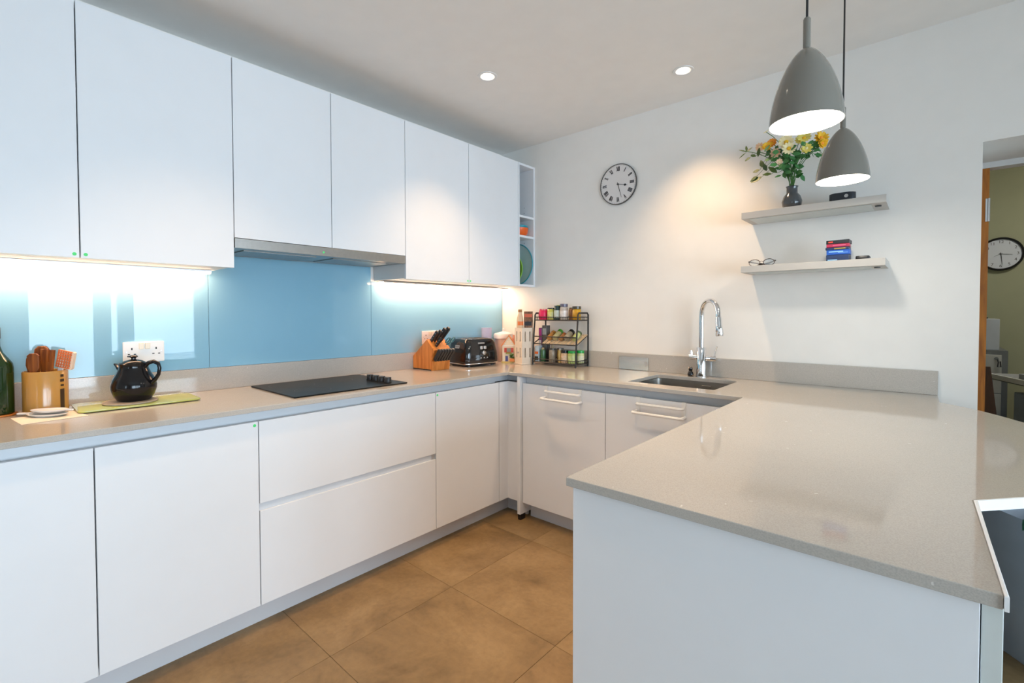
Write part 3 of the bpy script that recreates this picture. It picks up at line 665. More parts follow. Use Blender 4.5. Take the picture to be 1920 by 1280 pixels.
# small books / card boxes on the lower shelf
def book(label, z, h, m, w_, x, yaw, bands=()):
    t = thing('small_book', label, 'book', (x, -.125, z), yaw, 'small books stacked on the lower shelf')
    obj('cover', B(-w_/2, w_/2, -.035, .035, 0, h, .0012, 1), m, t)
    for (x0, x1, z0, z1, mm) in bands: obj('spine_band', B(x0, x1, -.0358, -.0352, z0, z1), mm, t)
M_RED = mat('crimson', (.42, .01, .06), .4); M_NAVY = mat('navy_card', (.01, .03, .10), .4); M_BLUEC = mat('blue_card', (.006, .10, .50), .4); M_BLKC = mat('black_card', (.012, .014, .02), .4); M_GOLD = mat('gold_print', (.45, .30, .03), .5); M_LBLUE = mat('light_blue_print', (.35, .65, .9), .5); M_REDP = mat('red_print', (.75, .06, .03), .5)
z = SH2+.0005
book('dark navy book at the bottom of the small stack on the lower shelf', z, .030, M_NAVY, .088, 2.278, -.03, [(-.038, .0, .004, .008, M_LBLUE)]); z += .0305
book('bright blue book second from the bottom of the small stack', z, .022, M_BLUEC, .090, 2.279, .02, [(-.036, .020, .011, .016, M_LBLUE), (.0, .038, .008, .0095, M_LBLUE)]); z += .0225
book('dark book with gold print in the middle of the small stack', z, .012, M_NAVY, .090, 2.276, -.04, [(-.01, .034, .003, .008, M_GOLD)]); z += .0125
book('crimson book second from the top of the small stack', z, .015, M_RED, .090, 2.278, .03, [(-.02, .03, .006, .010, mat('pink_print', (.7, .12, .25), .5))]); z += .0155
book('black book with red mark on top of the small stack', z, .017, M_BLKC, .090, 2.279, -.05, [(-.036, -.018, .005, .012, M_REDP)])
t = thing('case', 'flat black case at the right end of the lower shelf', 'case', (2.37, -.10, SH2+.0005)); bm = new(); prism(bm, rrect(-.026, .026, -.04, .04, .008, 3), 0, .020, 'z', .004); obj('lid', bm, M_BLKPL, t, smooth=True)

# ------------------------------------------------------------------ wall clock, roman numerals
t = thing('wall_clock', 'round white wall clock with roman numerals and thin dark rim', 'clock', (1.052, -.001, 2.130), (PI/2, 0, 0))
bm = new(); lathe(bm, [(0, 0), (.131, 0), (.133, .004), (.133, .014), (.1305, .016), (.1285, .0145), (.1285, .0115)], 56); obj('rim', bm, mat('clock_rim', (.05, .048, .045), .3), t, smooth=True)
bm = new(); cyl(bm, .1283, .008, .0115, 56); obj('dial', bm, mat('dial_white', (.74, .71, .69), .5, var=.01), t)
M_INK = mat('numeral_grey', (.055, .05, .055), .6)
def roman(n, h=.030, th=.0026, hair=.0013):
    bm = new(); adv = {'I': .0062, 'V': .0125, 'X': .0125}; W_ = sum(adv[c] for c in n); x = -W_/2
    def bar(x0, x1, w_):
        prism(bm, [(x0-w_, -h/2), (x0+w_, -h/2), (x1+w_, h/2), (x1-w_, h/2)], 0, .0004, 'z')
    for c in n:
        a = adv[c]; m_ = x+a/2
        if c == 'I': bar(m_, m_, th)
        elif c == 'V': bar(m_+.001, x+.002, th); bar(m_, x+a-.0015, hair)
        else: bar(x+a-.002, x+.002, th); bar(x+.0015, x+a-.0015, hair)
        x += a
    return bm
for i, n in enumerate(['XII', 'I', 'II', 'III', 'IIII', 'V', 'VI', 'VII', 'VIII', 'IX', 'X', 'XI']):
    a = -2*PI*i/12
    obj('numeral', roman(n), M_INK, t, (math.sin(-a)*.100, math.cos(a)*.100, .0121), (0, 0, a))
bm = new()
for i in range(60):
    a = 2*PI*i/60; c, s = math.cos(a), math.sin(a); w_ = .0009
    bm.faces.new([bm.verts.new(p) for p in ((c*.121-s*w_, s*.121+c*w_, .0119), (c*.121+s*w_, s*.121-c*w_, .0119), (c*.125+s*w_, s*.125-c*w_, .0119), (c*.125-s*w_, s*.125+c*w_, .0119))])
mt_ = obj('minute_track', bm, M_INK, t); mt_['kind'] = 'stuff'
def hand(name, ang, L_, w_, z, par, m, spade=False):
    bm = new(); pts = [(-w_, -.012), (w_, -.012), (w_*.8, L_*.55), (w_*.4, L_), (-w_*.4, L_), (-w_*.8, L_*.55)]
    prism(bm, pts, 0, .0008, 'z')
    if spade: prism(bm, [(0, L_*.6), (w_*4.5, L_*.74), (0, L_*.92), (-w_*4.5, L_*.74)], 0, .0009, 'z')
    obj(name, bm, m, par, (0, 0, z), (0, 0, -ang))
hand('hour_hand', math.radians(103), .070, .0018, .0130, t, M_DARK, True); hand('minute_hand', math.radians(164), .093, .0018, .0142, t, M_DARK)
bm = new(); cyl(bm, .0055, .0122, .0160, 16); obj('hub', bm, M_DARK, t)
# clock in the hall
t = thing('wall_clock', 'round white wall clock with black rim in the room beyond the doorway', 'clock', (3.058, 3.0985, 1.790), (PI/2, 0, 0))
bm = new(); lathe(bm, [(0, 0), (.142, 0), (.145, .01), (.143, .034), (.136, .040), (.128, .034), (.127, .024)], 48); obj('rim', bm, M_BLKPL, t, smooth=True)
bm = new(); cyl(bm, .1275, .018, .022, 48); obj('dial', bm, mat('dial_white2', (.70, .74, .80), .5, var=.01), t)
for i in range(12):
    a = 2*PI*i/12; obj('numeral', text(str(i or 12), .034, .0003), M_INK, t, (math.sin(a)*.104, math.cos(a)*.104, .0226))
hand('hour_hand', math.radians(98), .072, .0022, .0245, t, M_DARK); hand('minute_hand', math.radians(174), .092, .0022, .0256, t, M_DARK); hand('second_hand', math.radians(245), .045, .0010, .027, t, M_DARK)

# ------------------------------------------------------------------ pendants
def pendant(label, x, y):
    t = thing('pendant_lamp', label, 'pendant lamp', (x, y, 1.800), group='grey dome pendant lamps')
    bm = new(); H = .205; prof = []
    for i in range(21):
        s = 1-(1-i/20)**1.6; prof.append((max(.0085, .0895*max(0, 1-s**1.6)**.6), H*s))
    inner = [(max(r-.0022, .004), z) for r, z in prof]
    bm = new(); lathe(bm, prof, 44); obj('shade', bm, M_PEND, t, smooth=True)
    bm = new(); lathe(bm, [(prof[0][0], 0)]+inner[:-1]+[(0, inner[-2][1]+.002)], 44); obj('inner_shade', bm, M_PENDIN, t, smooth=True)
    bm = new(); lathe(bm, [(.0092, H-.006), (.0092, H+.075), (.007, H+.079), (.0, H+.079)], 18); obj('stem', bm, M_PEND, t, smooth=True)
    bm = new(); tube(bm, [(0, 0, H+.078), (0, 0, CEIL-1.80-.02)], .0031, 8); obj('cord', bm, M_BLKPL, t, smooth=True)
    bm = new(); lathe(bm, [(0, CEIL-1.80-.0005), (.045, CEIL-1.80-.0005), (.043, CEIL-1.80-.018), (.004, CEIL-1.80-.028), (0, CEIL-1.80-.028)], 24); obj('ceiling_rose', bm, M_PEND, t, smooth=True)
    bm = new(); lathe(bm, [(0, .055), (.02, .062), (.03, .085), (.026, .11), (.013, .135), (.012, .18), (0, .18)], 20); obj('bulb', bm, M_BULB, t, smooth=True)
    light('bulb_light', 'POINT', (0, 0, .03), parent=t, energy=PEND_W, color=PEND_COL, shadow_soft_size=.03)
pendant('grey dome pendant lamp nearer the camera, larger in view', 2.345, -1.322)
pendant('grey dome pendant lamp farther away, in front of the shelves', 2.341, -.575)
# ------------------------------------------------------------------ left worktop: bottle, jar, teapot
YAW = .7219
# coaster + olive oil bottle
t = thing('coaster', 'round orange wooden coaster under the olive oil bottle', 'coaster', (.085, -2.789, WT1+.0003)); bm = new(); cyl(bm, .056, 0, .006, 36, 0, 0, .0015); obj('disc', bm, M_BEECH, t, smooth=True)
bz = WT1+.0068
t = thing('olive_oil_bottle', 'dark green glass olive oil bottle at the left edge of the worktop', 'bottle', (.085, -2.789, bz))
bm = new(); lathe(bm, [(0, 0), (.045, 0), (.0485, .004), (.0485, .165), (.046, .182), (.036, .200), (.022, .222), (.0155, .245), (.0145, .30), (.0, .30)], 36); obj('glass', bm, M_GLASSGRN, t, smooth=True)
bm = new(); lathe(bm, [(.0165, .272), (.0168, .272), (.0168, .312), (.0, .313)], 20); obj('cap', bm, M_BLKPL, t, smooth=True)
def wrap(parent, name, r, z0, z1, a0, a1, m, n=14):
    bm = new(); A = [a0+(a1-a0)*i/n for i in range(n+1)]
    for i in range(n):
        vs = []
        for a, z in ((A[i], z0), (A[i+1], z0), (A[i+1], z1), (A[i], z1)): vs.append(bm.verts.new((r*math.cos(a), r*math.sin(a), z)))
        bm.faces.new(vs)
    bmesh.ops.remove_doubles(bm, verts=bm.verts, dist=1e-6)
    return obj(name, bm, m, parent, smooth=True)
fa = math.radians(-25)
lb = wrap(t, 'label', .0488, .035, .150, fa-.62, fa+.62, mat('label_gold', (.40, .22, .06), .5))
wrap(lb, 'label_band', .0490, .104, .138, fa-.52, fa+.52, mat('label_dark', (.02, .025, .05), .5))
wrap(lb, 'label_picture', .0490, .042, .092, fa-.52, fa+.52, mat('label_brown', (.14, .09, .07), .5))
wrap(lb, 'label_band', .0491, .116, .124, fa-.40, fa+.40, mat('label_gold2', (.55, .36, .10), .5))
# utensil jar
JX, JY, JR = .100, -2.660, .064
t = thing('utensil_jar', 'tan stoneware jar holding wooden cooking utensils', 'jar', (JX, JY, WT1+.0005)); jt = t
bm = new(); lathe(bm, [(0, 0), (JR-.004, 0), (JR, .004), (JR, .150), (JR-.002, .154), (JR-.006, .153), (JR-.008, .148), (JR-.008, .010), (0, .008)], 44); obj('body', bm, M_JAR, t, smooth=True)
M_BRN = mat('brown_glaze', (.06, .035, .02), .3)
fj = math.radians(40)
for z0, z1, w_ in ((.012, .085, .13), (.095, .102, .10), (.112, .122, .12), (.130, .140, .10)): wrap(t, 'decoration', JR+.0004, z0, z1, fj-w_, fj+w_, M_BRN, 6)
def utensil(label, kind, dx_, lean, h, m, turn=0., dyy=0.):
    """a tool standing in the jar; dx_ along the picture's right, lean in radians"""
    b = Vector((JX, JY, WT1+.0115)); Rv = Vector((math.cos(YAW), math.sin(YAW), 0)); Dv = Vector((-Rv.y, Rv.x, 0))
    p = b+Rv*dx_+Dv*dyy
    t = thing('wooden_'+kind if m is M_SPOON else kind, label, 'utensil', p, (0, 0, 0), 'utensils in the tan jar')
    t.rotation_euler = (Matrix.Rotation(YAW, 4, 'Z') @ Matrix.Rotation(lean, 4, 'Y') @ Matrix.Rotation(turn, 4, 'Z')).to_euler()
    if kind in ('spoon', 'spatula', 'fork'):
        bm = new(); tube(bm, [(0, 0, .0), (0, 0, h-.06)], .0058, 10); obj('handle', bm, m, t, smooth=True)
        bm = new()
        if kind == 'spoon':
            prism(bm, [(.0058, h-.062), (.020, h-.045), (.026, h-.020), (.022, h+.005), (.011, h+.016), (-.011, h+.016), (-.022, h+.005), (-.026, h-.020), (-.020, h-.045), (-.0058, h-.062)], -.006, .006, 'y', .0035)
        elif kind == 'spatula':
            prism(bm, [(.0058, h-.062), (.018, h-.035), (.019, h+.012), (.010, h+.02), (-.010, h+.02), (-.019, h+.012), (-.018, h-.035), (-.0058, h-.062)], -.004, .004, 'y', .002)
        else:
            P_ = [(.006, h-.075), (.022, h-.058), (.028, h+.018), (.013, h+.018), (.011, h-.03), (.007, h-.03), (.006, h+.018), (-.009, h+.018), (-.010, h-.03), (-.014, h-.03), (-.016, h+.018), (-.028, h+.018), (-.022, h-.058), (-.006, h-.075)]
            prism(bm, P_, -.004, .004, 'y')
        obj('head', bm, m, t, smooth=False)
    return t
utensil('short round headed wooden spoon at the left of the tan jar', 'spoon', -.020, -.06, .186, M_SPOON, 0, -.014)
utensil('tall wooden spoon with dark scorched head behind the others in the jar', 'spoon', -.024, -.02, .218, M_SPOON, .2, .018)
utensil('wooden spatula in the middle of the tan jar', 'spatula', -.004, -.02, .190, M_SPOON, .2, -.036)
utensil('slotted wooden fork spatula standing right of centre in the jar', 'fork', .010, .06, .205, M_SPOON, -.1, -.012)
t = utensil('white handled orange mesh spatula leaning right in the tan jar', 'mesh_spatula', .014, .22, .18, M_WPL, 0, .012); t.scale = (.8, .9, .93)
bm = new(); prism(bm, [(-.008, 0), (.008, 0), (.011, .145), (.010, .200), (-.010, .200), (-.011, .145)], -.003, .003, 'y', .0015); obj('handle', bm, M_WPL, t)
bm = new(); M_OM = mat('orange_mesh', (.72, .18, .05), .45)
c0, s0 = math.cos(.05), math.sin(.05); gx, gz, g = .014, .205, .0
for i in range(7):
    u = -.034+i*.0113; box(bm, gx+u-.0019, gx+u+.0019, -.006, -.0034, gz-.034, gz+.034); box(bm, gx-.036, gx+.036, -.0062, -.0036, gz+u-.0019, gz+u+.0019)
obj('mesh_head', bm, M_OM, t); bm = new(); prism(bm, [(gx+.034, gz-.038), (gx+.044, gz-.032), (gx+.042, gz+.034), (gx+.034, gz+.038)], -.008, .004, 'y'); prism(bm, [(gx-.036, gz-.036), (gx+.034, gz-.036), (gx+.034, gz+.036), (gx-.036, gz+.036)], -.0015, .0015, 'y'); obj('frame', bm, mat('peach_plastic', (.80, .60, .46), .4), t)
# paper and spoon rest
t = tag(obj('paper_napkin', B(-.070, .095, -.085, .085, 0, .0012), mat('paper', (.74, .66, .55), .8), None, (.250, -2.665, WT1+.0004), (0, 0, .12)), 'square paper napkin under the white spoon rest', 'napkin')
t = thing('spoon_rest', 'white ceramic spoon shaped rest on the napkin in front of the jar', 'spoon rest', (.235, -2.667, WT1+.0020), YAW)
bm = new(); M4 = Matrix.Diagonal((1.45, .8, 1, 1)); lathe(bm, [(0, .0), (.034, .0), (.046, .008), (.047, .011), (.043, .009), (.033, .004), (0, .003)], 32, mat4=M4); obj('dish', bm, M_CERAM, t, smooth=True)
bm = new(); prism(bm, [(-.062, -.008), (-.062, .008), (-.100, .011), (-.106, .0), (-.100, -.011)], .006, .012, 'z', .002); obj('handle', bm, M_CERAM, t)
t = thing('small_ladle_rest', 'second white ceramic dish stacked in the spoon rest', 'spoon rest', (.222, -2.660, WT1+.0135), YAW+.1)
bm = new(); M4 = Matrix.Diagonal((1.4, .7, 1, 1)); lathe(bm, [(0, .0), (.03, .0), (.042, .007), (.043, .010), (.039, .008), (.029, .004), (0, .003)], 32, mat4=M4); obj('dish', bm, M_CERAM, t, smooth=True)
bm = new(); prism(bm, [(.055, -.006), (.055, .006), (.078, .003), (.080, 0), (.078, -.003)], .005, .010, 'z', .0015); obj('handle', bm, M_CERAM, t)
# cutting board
t = thing('glass_cutting_board', 'pale green glass cutting board under the teapot', 'cutting board', (.165, -2.393, WT1+.0003), -.02)
bm = new(); prism(bm, rrect(-.118, .118, -.195, .195, .02, 5), .003, .009, 'z', .0015); obj('board', bm, M_GREENGL, t, smooth=True)
for sx in (-1, 1):
    for sy in (-1, 1): bm = new(); cyl(bm, .008, 0, .0032, 12, sx*.095, sy*.17); obj('foot', bm, M_CLEAR, t)
t = thing('trivet', 'round grey cork trivet under the black teapot', 'trivet', (.178, -2.420, WT1+.0098)); bm = new(); cyl(bm, .090, 0, .007, 44, 0, 0, .002); obj('disc', bm, mat('cork_grey', (.36, .31, .25), .7, var=.15, vscale=60), t, smooth=True)
# teapot
t = thing('teapot', 'black glazed round bellied teapot standing on the trivet', 'teapot', (.176, -2.408, WT1+.0172), YAW); t.scale = (.83, .83, 1.0)
bm = new(); lathe(bm, [(0, 0), (.062, 0), (.068, .004), (.080, .020), (.0915, .048), (.092, .062), (.085, .085), (.070, .108), (.060, .128), (.0575, .140), (.061, .149), (.059, .151), (.053, .146), (0, .146)], 44); obj('body', bm, M_TEAPOT, t, smooth=True)
bm = new(); lathe(bm, [(.0525, .1465), (.050, .152), (.036, .160), (.020, .164), (.012, .166), (0, .166)], 36); ld = obj('lid', bm, M_TEAPOT, t, smooth=True)
bm = new(); lathe(bm, [(0, .166), (.010, .166), (.0095, .171), (.017, .175), (.018, .178), (.013, .182), (0, .184)], 24); box(bm, -.028, -.010, -.004, .004, .174, .178); obj('knob', bm, M_TEAPOT, ld, smooth=True)
bm = new(); rings = []
for (x, z, w_, h_) in ((-.050, .112, .026, .028), (-.066, .125, .020, .020), (-.078, .136, .014, .012), (-.094, .1455, .006, .003)):
    rings.append([(x+h_*.5*math.sin(a)*-.3, w_*math.cos(a), z+h_*math.sin(a)) for a in [2*PI*i/14 for i in range(14)]])
loft(bm, rings); obj('spout', bm, M_TEAPOT, t, smooth=True)
bm = new(); hp = [(.054, .136), (.074, .152), (.098, .157), (.121, .149), (.127, .130), (.122, .105), (.106, .085), (.084, .070)]
tube(bm, [(x, 0, z) for x, z in hp], [.009, .0085, .008, .0085, .008, .008, .0085, .010], 12); obj('handle', bm, M_TEAPOT, t, smooth=True)

# ------------------------------------------------------------------ knife block
KY = -.90
t = thing('knife_block', 'slanted beech wood knife block beside the black toaster', 'knife block', (.13, -.83, WT1+.0004), 0); 
bm = new(); prism(bm, [(-.105, .006), (-.105, .085), (.040, .200), (.108, .132), (.084, .064), (.082, .060), (.082, .006)], -.072, .072, 'y', .002); obj('block', bm, M_BEECH, t)
bm = new(); box(bm, -.104, .080, -.070, .070, 0, .0058); obj('base_pad', bm, M_BLKPL, t)
bm = new(); prism(bm, [(.083, .0), (.093, .0), (.100, .060), (.0885, .060)], -.072, .072, 'y'); obj('front_board', bm, M_BEECH, t)
kd = Vector((.707, 0, .707))  # direction the handles point
def knife(label, y, s, L_, w_, m, extra=False, grp='knives in the knife block'):
    base = Vector((.13, -.83, WT1))+Vector((.040, y, .200))+Vector((.707, 0, -.707))*s
    t = thing('kitchen_knife', label, 'knife', base+kd*.002, (0, PI/4, 0), grp)
    bm = new(); prism(bm, [(-w_, .004), (w_, .004), (w_*1.05, L_*.5), (w_*1.25, L_*.92), (w_*.6, L_), (-w_, L_*.97), (-w_*.85, L_*.5)], -.007, .007, 'y', .002); h = obj('handle', bm, m, t)
    bm = new(); box(bm, -w_*.9, w_*.9, -.0055, .0055, 0, .0040); obj('bolster', bm, M_CHROME, t)
    for q in (.25, .5, .75): bm = new(); prism(bm, circ(0, L_*q, .0028, 8), -.0074, .0074, 'y'); obj('rivet', bm, M_ALU, h)
knife('black handled knife at the left end of the upper row in the block', -.050, .020, .095, .010, M_BLKPL)
knife('black handled knife second from left in the upper row of the block', -.026, .020, .100, .011, M_BLKPL)
knife('large black handled knife in the middle of the upper row of the block', .000, .020, .118, .012, M_BLKPL)
knife('long black handled carving knife at the right of the upper row', .026, .020, .126, .012, M_BLKPL)
knife('small black handled knife in front of the scissors in the block', -.038, .066, .080, .009, M_BLKPL)
# scissors
base = Vector((.13, -.83, WT1))+Vector((.040, .040, .200))+Vector((.707, 0, -.707))*.075
t = thing('scissors', 'kitchen scissors with teal handles in the knife block', 'scissors', base+kd*.022, (0, PI/4, 0))
for s in (-1, 1):
    bm = new(); tube(bm, [(0, s*.004, 0), (0, s*.010, .02)]+[(0, s*(.020-.013*math.cos(a)), .045+.024*math.sin(a)) for a in [-PI*.35+2*PI*.96*i/18 for i in range(19)]], .0042, 8); obj('handle', bm, mat('teal_grip', (.05, .20, .24), .3), t, smooth=True)
# steak knives
base0 = Vector((.13, -.83, WT1))
for i in range(6):
    y = -.056+i*.0225
    t = thing('steak_knife', ['leftmost black steak knife in the lower row of the knife block', 'second black steak knife from the left in the lower row', 'third black steak knife from the left in the lower row', 'fourth black steak knife from the left in the lower row', 'fifth black steak knife from the left in the lower row', 'rightmost black steak knife in the lower row'][i], 'knife', base0+Vector((.1010, y, .0640)), (0, math.radians(36), 0), 'steak knives in the lower row')
    bm = new(); prism(bm, [(-.012, .004), (.010, .002), (.011, .05), (.014, .082), (.006, .092), (-.012, .087), (-.010, .05)], -.0085, .0085, 'y', .002); obj('handle', bm, M_BLKPL, t)
    bm = new(); box(bm, -.008, .0052, -.004, .004, -.001, .0035); obj('bolster', bm, M_CHROME, t)

# ------------------------------------------------------------------ toaster
t = thing('toaster', 'glossy black four slice toaster with chrome band, beside the knife block', 'toaster', (.157, -.476, WT1+.0004), PI/2-.10); t.scale = (1.12, 1, 1)
def rr3(w_, d_, r, z, n=5): return [(x, y, z) for x, y in rrect(-w_/2, w_/2, -d_/2, d_/2, r, n)]
bm = new(); loft(bm, [rr3(.262, .232, .035, .024), rr3(.266, .236, .036, .040), rr3(.258, .228, .036, .10), rr3(.240, .210, .036, .160), rr3(.230, .200, .038, .178), rr3(.216, .186, .040, .187)]); obj('body', bm, M_BLACK, t, smooth=True)
bm = new()
loft(bm, [rr3(.266, .236, .036, .0165), rr3(.270, .240, .037, .019), rr3(.270, .240, .037, .0235), rr3(.264, .234, .036, .0239)]); obj('chrome_band', bm, M_CHROME, t, smooth=True)
bm = new(); loft(bm, [rr3(.245, .215, .03, .008), rr3(.255, .225, .033, .0163)]); obj('base', bm, M_BLKPL, t)
for sx in (-1, 1):
    for sy in (-1, 1): bm = new(); cyl(bm, .012, 0, .0079, 14, sx*.095, sy*.085); obj('foot', bm, M_BLKPL, t)
bm = new(); prism(bm, rrect(-.098, .098, -.082, .082, .03, 5), .1872, .1905, 'z', .001); tp = obj('top_plate', bm, M_CHROME, t)
for i in range(4): obj('slot', B(-.083+i*.045, -.053+i*.045, -.065, .065, .1907, .1913), M_DARK, tp)
def fy(z): return -(.118-(z-.04)*.108)
for cx, cz, r, m in ((.0, .092, .016, M_CHROME), (.012, .118, .0, M_CHROME)):
    if r: bm = new(); M4 = Matrix.Translation((cx, fy(cz)+.002, cz)) @ Matrix.Rotation(PI/2-.108, 4, 'X'); lathe(bm, [(0, .0), (r, .0), (r*.9, .016), (r*.5, .018), (0, .018)], 22, mat4=M4); obj('dial', bm, M_CHROME, t, smooth=True)
for s in (-1, 1): bm = new(); box(bm, s*.014-.010, s*.014+.010, fy(.128)-.010, fy(.128)+.004, .117, .140, .004, 2); obj('lever', bm, mat('satin_silver', (.55, .55, .55), .3, .6), t)
for i in (-1, 0, 1): bm = new(); M4 = Matrix.Translation((i*.026+.005, fy(.058)+.001, .058)) @ Matrix.Rotation(PI/2-.108, 4, 'X'); lathe(bm, [(0, 0), (.006, 0), (.0055, .005), (0, .006)], 14, mat4=M4); obj('button', bm, M_CHROME, t, smooth=True)
bm = new(); box(bm, -.026, .026, -.0012, 0, -.005, .005, .0008, 1); obj('badge', bm, M_ALU, t, (-.01, fy(.158)-.0006, .160), (-.11, 0, 0))
bd = obj('side_badge', B(-.0012, 0, -.024, .024, -.011, .011, .0006, 1), M_ALU, t, (-.1242, .0, .135), (0, .14, 0))
obj('lettering', text('DeLonghi', .0105, .0002), M_DARK, bd, (-.0014, 0, .002), (PI/2, 0, -PI/2))
# clear jug and lidded tub behind the toaster
t = thing('plastic_beaker', 'clear plastic beaker standing behind the toaster', 'beaker', (.082, -.262, WT1+.0004)); bm = new(); lathe(bm, [(0, 0), (.034, 0), (.040, .252), (.0415, .256), (.0385, .256), (.0375, .252), (.032, .004), (0, .004)], 28); obj('shell', bm, clear_mat('lilac_plastic', (.80, .80, .90), .62), t, smooth=True)
bm = new(); tube(bm, [(.041*math.cos(a), .041*math.sin(a), .256) for a in [2*PI*i/28 for i in range(28)]], .0016, 6, True); obj('rim', bm, clear_mat('lilac_plastic', (.80, .80, .90), .62), t)
t = thing('lidded_tub', 'pale pink tub with white lid in the corner behind the toaster', 'tub', (.126, -.118, WT1+.0004)); bm = new(); lathe(bm, [(0, 0), (.056, 0), (.060, .005), (.070, .180), (.068, .184), (0, .184)], 32); obj('body', bm, mat('tub_pink', (.72, .52, .44), .35), t, smooth=True)
bm = new(); lathe(bm, [(.0725, .172), (.0765, .174), (.078, .200), (.070, .212), (.030, .222), (.012, .226), (.008, .236), (.010, .246), (.006, .252), (0, .253)], 32); obj('lid', bm, M_WPL, t, smooth=True)
# ceramic cottage
t = thing('ceramic_cottage', 'small painted ceramic cottage with orange roof in front of the tub', 'ornament', (.254, -.196, WT1+.0004), .62); hw_ = .048
M_CREAM = mat('cottage_cream', (.80, .68, .50), .4); M_TERRA = mat('cottage_terracotta', (.70, .23, .06), .4)
bm = new(); prism(bm, [(-hw_, .012), (hw_, .012), (hw_, .130), (0, .198), (-hw_, .130)], -.03, .03, 'y'); obj('walls', bm, M_CREAM, t)
bm = new(); box(bm, -hw_-.006, hw_+.006, -.04, .034, 0, .0118); obj('base', bm, mat('cottage_base', (.60, .45, .15), .5), t)
for s in (-1, 1): bm = new(); prism(bm, [(s*0, .2065), (s*(hw_+.010), .127), (s*(hw_+.004), .122), (0, .1985)], -.036, .034, 'y'); obj('roof_slope', bm, M_TERRA, t)
for i in range(5): bm = new(); cyl(bm, .0032, -.0325, -.0302, 8, 0, 0, mat4=Matrix.Translation(((i-2)*.012, 0, .145+(2-abs(i-2))*.016)) @ Matrix.Rotation(PI/2, 4, 'X') @ Matrix.Translation((0, 0, .063))); obj('roof_stud', bm, M_WPL, t)
obj('beam', B(-hw_, hw_, -.0325, -.0302, .124, .130), M_WPL, t)
obj('window', B(-.034, .034, -.0330, -.0302, .078, .112), mat('shutter_red', (.50, .06, .04), .5), t); obj('window_pane', B(-.015, .015, -.0345, -.0332, .082, .110), mat('pane_grey', (.25, .27, .22), .3), t)
obj('window_box', B(-.022, .022, -.040, -.0305, .068, .077), mat('moss', (.28, .27, .04), .6), t)
obj('door', B(-.026, -.006, -.0325, -.0302, .0122, .052), mat('door_blue', (.09, .10, .28), .5), t)
bm = new(); 
for i in range(14): 
    a = random.uniform(0, 2*PI); M4 = Matrix.Translation((.024+random.uniform(-.013, .013), -.040+random.uniform(-.004, .006), .050+random.uniform(-.014, .016))); bmesh.ops.create_icosphere(bm, subdivisions=1, radius=random.uniform(.005, .008), matrix=M4)
obj('bush', bm, mat('bush_green', (.06, .14, .02), .6, var=.5, vscale=80), t)
obj('planter', B(.008, .042, -.050, -.0305, .0122, .034, .001, 1), M_TERRA, t)
obj('chimney', B(.026, .040, -.01, .006, .150, .206, .001, 1), mat('chimney_pink', (.72, .35, .25), .5), t)
# white slotted rack tower
t = thing('slotted_rack', 'tall white slotted wooden rack between the cottage and the spice rack', 'rack', (.392, -.190, WT1+.0004), -.30); hw_ = .048; HH = .262
M_WWOOD = mat('white_wood', (.72, .64, .54), .5, var=.03)
def slotted(bm, axis, p0, p1, half):
    xs = [(-half, -half*.62), (-half*.38, half*.38), (half*.62, half)]
    slots = [(-half*.62, -half*.38), (half*.38, half*.62)]
    def bb(a0, a1, z0, z1):
        if axis == 'y': box(bm, a0, a1, p0, p1, z0, z1)
        else: box(bm, p0, p1, a0, a1, z0, z1)
    for a, b_ in xs: bb(a, b_, .008, HH-.008)
    for a, b_ in slots:
        for z0, z1 in ((.008, .05), (.118, .165), (.235, HH-.008)): bb(a, b_, z0, z1)
for nm, ax, a, b_ in (('front_panel', 'y', -hw_, -hw_+.007), ('side_panel', 'x', hw_-.007, hw_), ('back_panel', 'y', hw_-.007, hw_), ('side_panel', 'x', -hw_, -hw_+.007)):
    bm = new(); slotted(bm, ax, a, b_, hw_-.0075 if ax == 'x' else hw_); obj(nm, bm, M_WWOOD, t)
obj('base', B(-hw_-.008, hw_+.008, -hw_-.008, hw_+.008, 0, .0078, .001, 1), M_WWOOD, t); obj('top', B(-hw_, hw_, -hw_, hw_, HH-.0078, HH), M_WWOOD, t)
TZ = WT1+.0004+HH+.0004
bm = new(); prism(bm, circ(-.0, .085, .005, 12), -hw_-.006, -hw_-.0002, 'y'); obj('knob', bm, M_ALU, t)
t = thing('sauce_bottle', 'clear sauce bottle with orange label and brown cap on the slotted rack', 'bottle', (.374, -.212, TZ)); bm = new(); lathe(bm, [(0, 0), (.024, 0), (.0255, .004), (.024, .05), (.021, .075), (.0125, .105), (.0125, .112), (0, .112)], 24); obj('glass', bm, mat('syrup', (.66, .50, .34), .12, var=.1), t, smooth=True)
bm = new(); lathe(bm, [(.0135, .1125), (.0145, .113), (.0145, .132), (0, .133)], 20); obj('cap', bm, mat('cap_brown', (.32, .15, .04), .4), t, smooth=True)
wrap(t, 'label', .0262, .018, .046, -1.6, .3, mat('label_orange', (.75, .20, .05), .5))
t = thing('snack_pouch', 'brown and black foil pouch standing on the slotted rack', 'pouch', (.414, -.166, TZ), .55); bm = new(); loft(bm, [[(-.030, -.014, 0), (.030, -.014, 0), (.030, .014, 0), (-.030, .014, 0)], [(-.032, -.012, .05), (.032, -.012, .05), (.032, .012, .05), (-.032, .012, .05)], [(-.032, -.0015, .118), (.032, -.0015, .118), (.032, .0015, .118), (-.032, .0015, .118)]]); obj('pouch', bm, mat('pouch_brown', (.17, .085, .045), .35, var=.6, vscale=60), t)
obj('label_panel', B(-.028, .028, -.0006, .0006, -.012, .012), mat('pouch_red', (.55, .13, .07), .45), t, (0, -.0070, .088), (-.155, 0, 0)); obj('label_panel', B(-.024, .024, -.0006, .0006, -.014, .014), mat('pouch_black', (.02, .022, .03), .4), t, (0, -.0135, .030), (-.04, 0, 0))

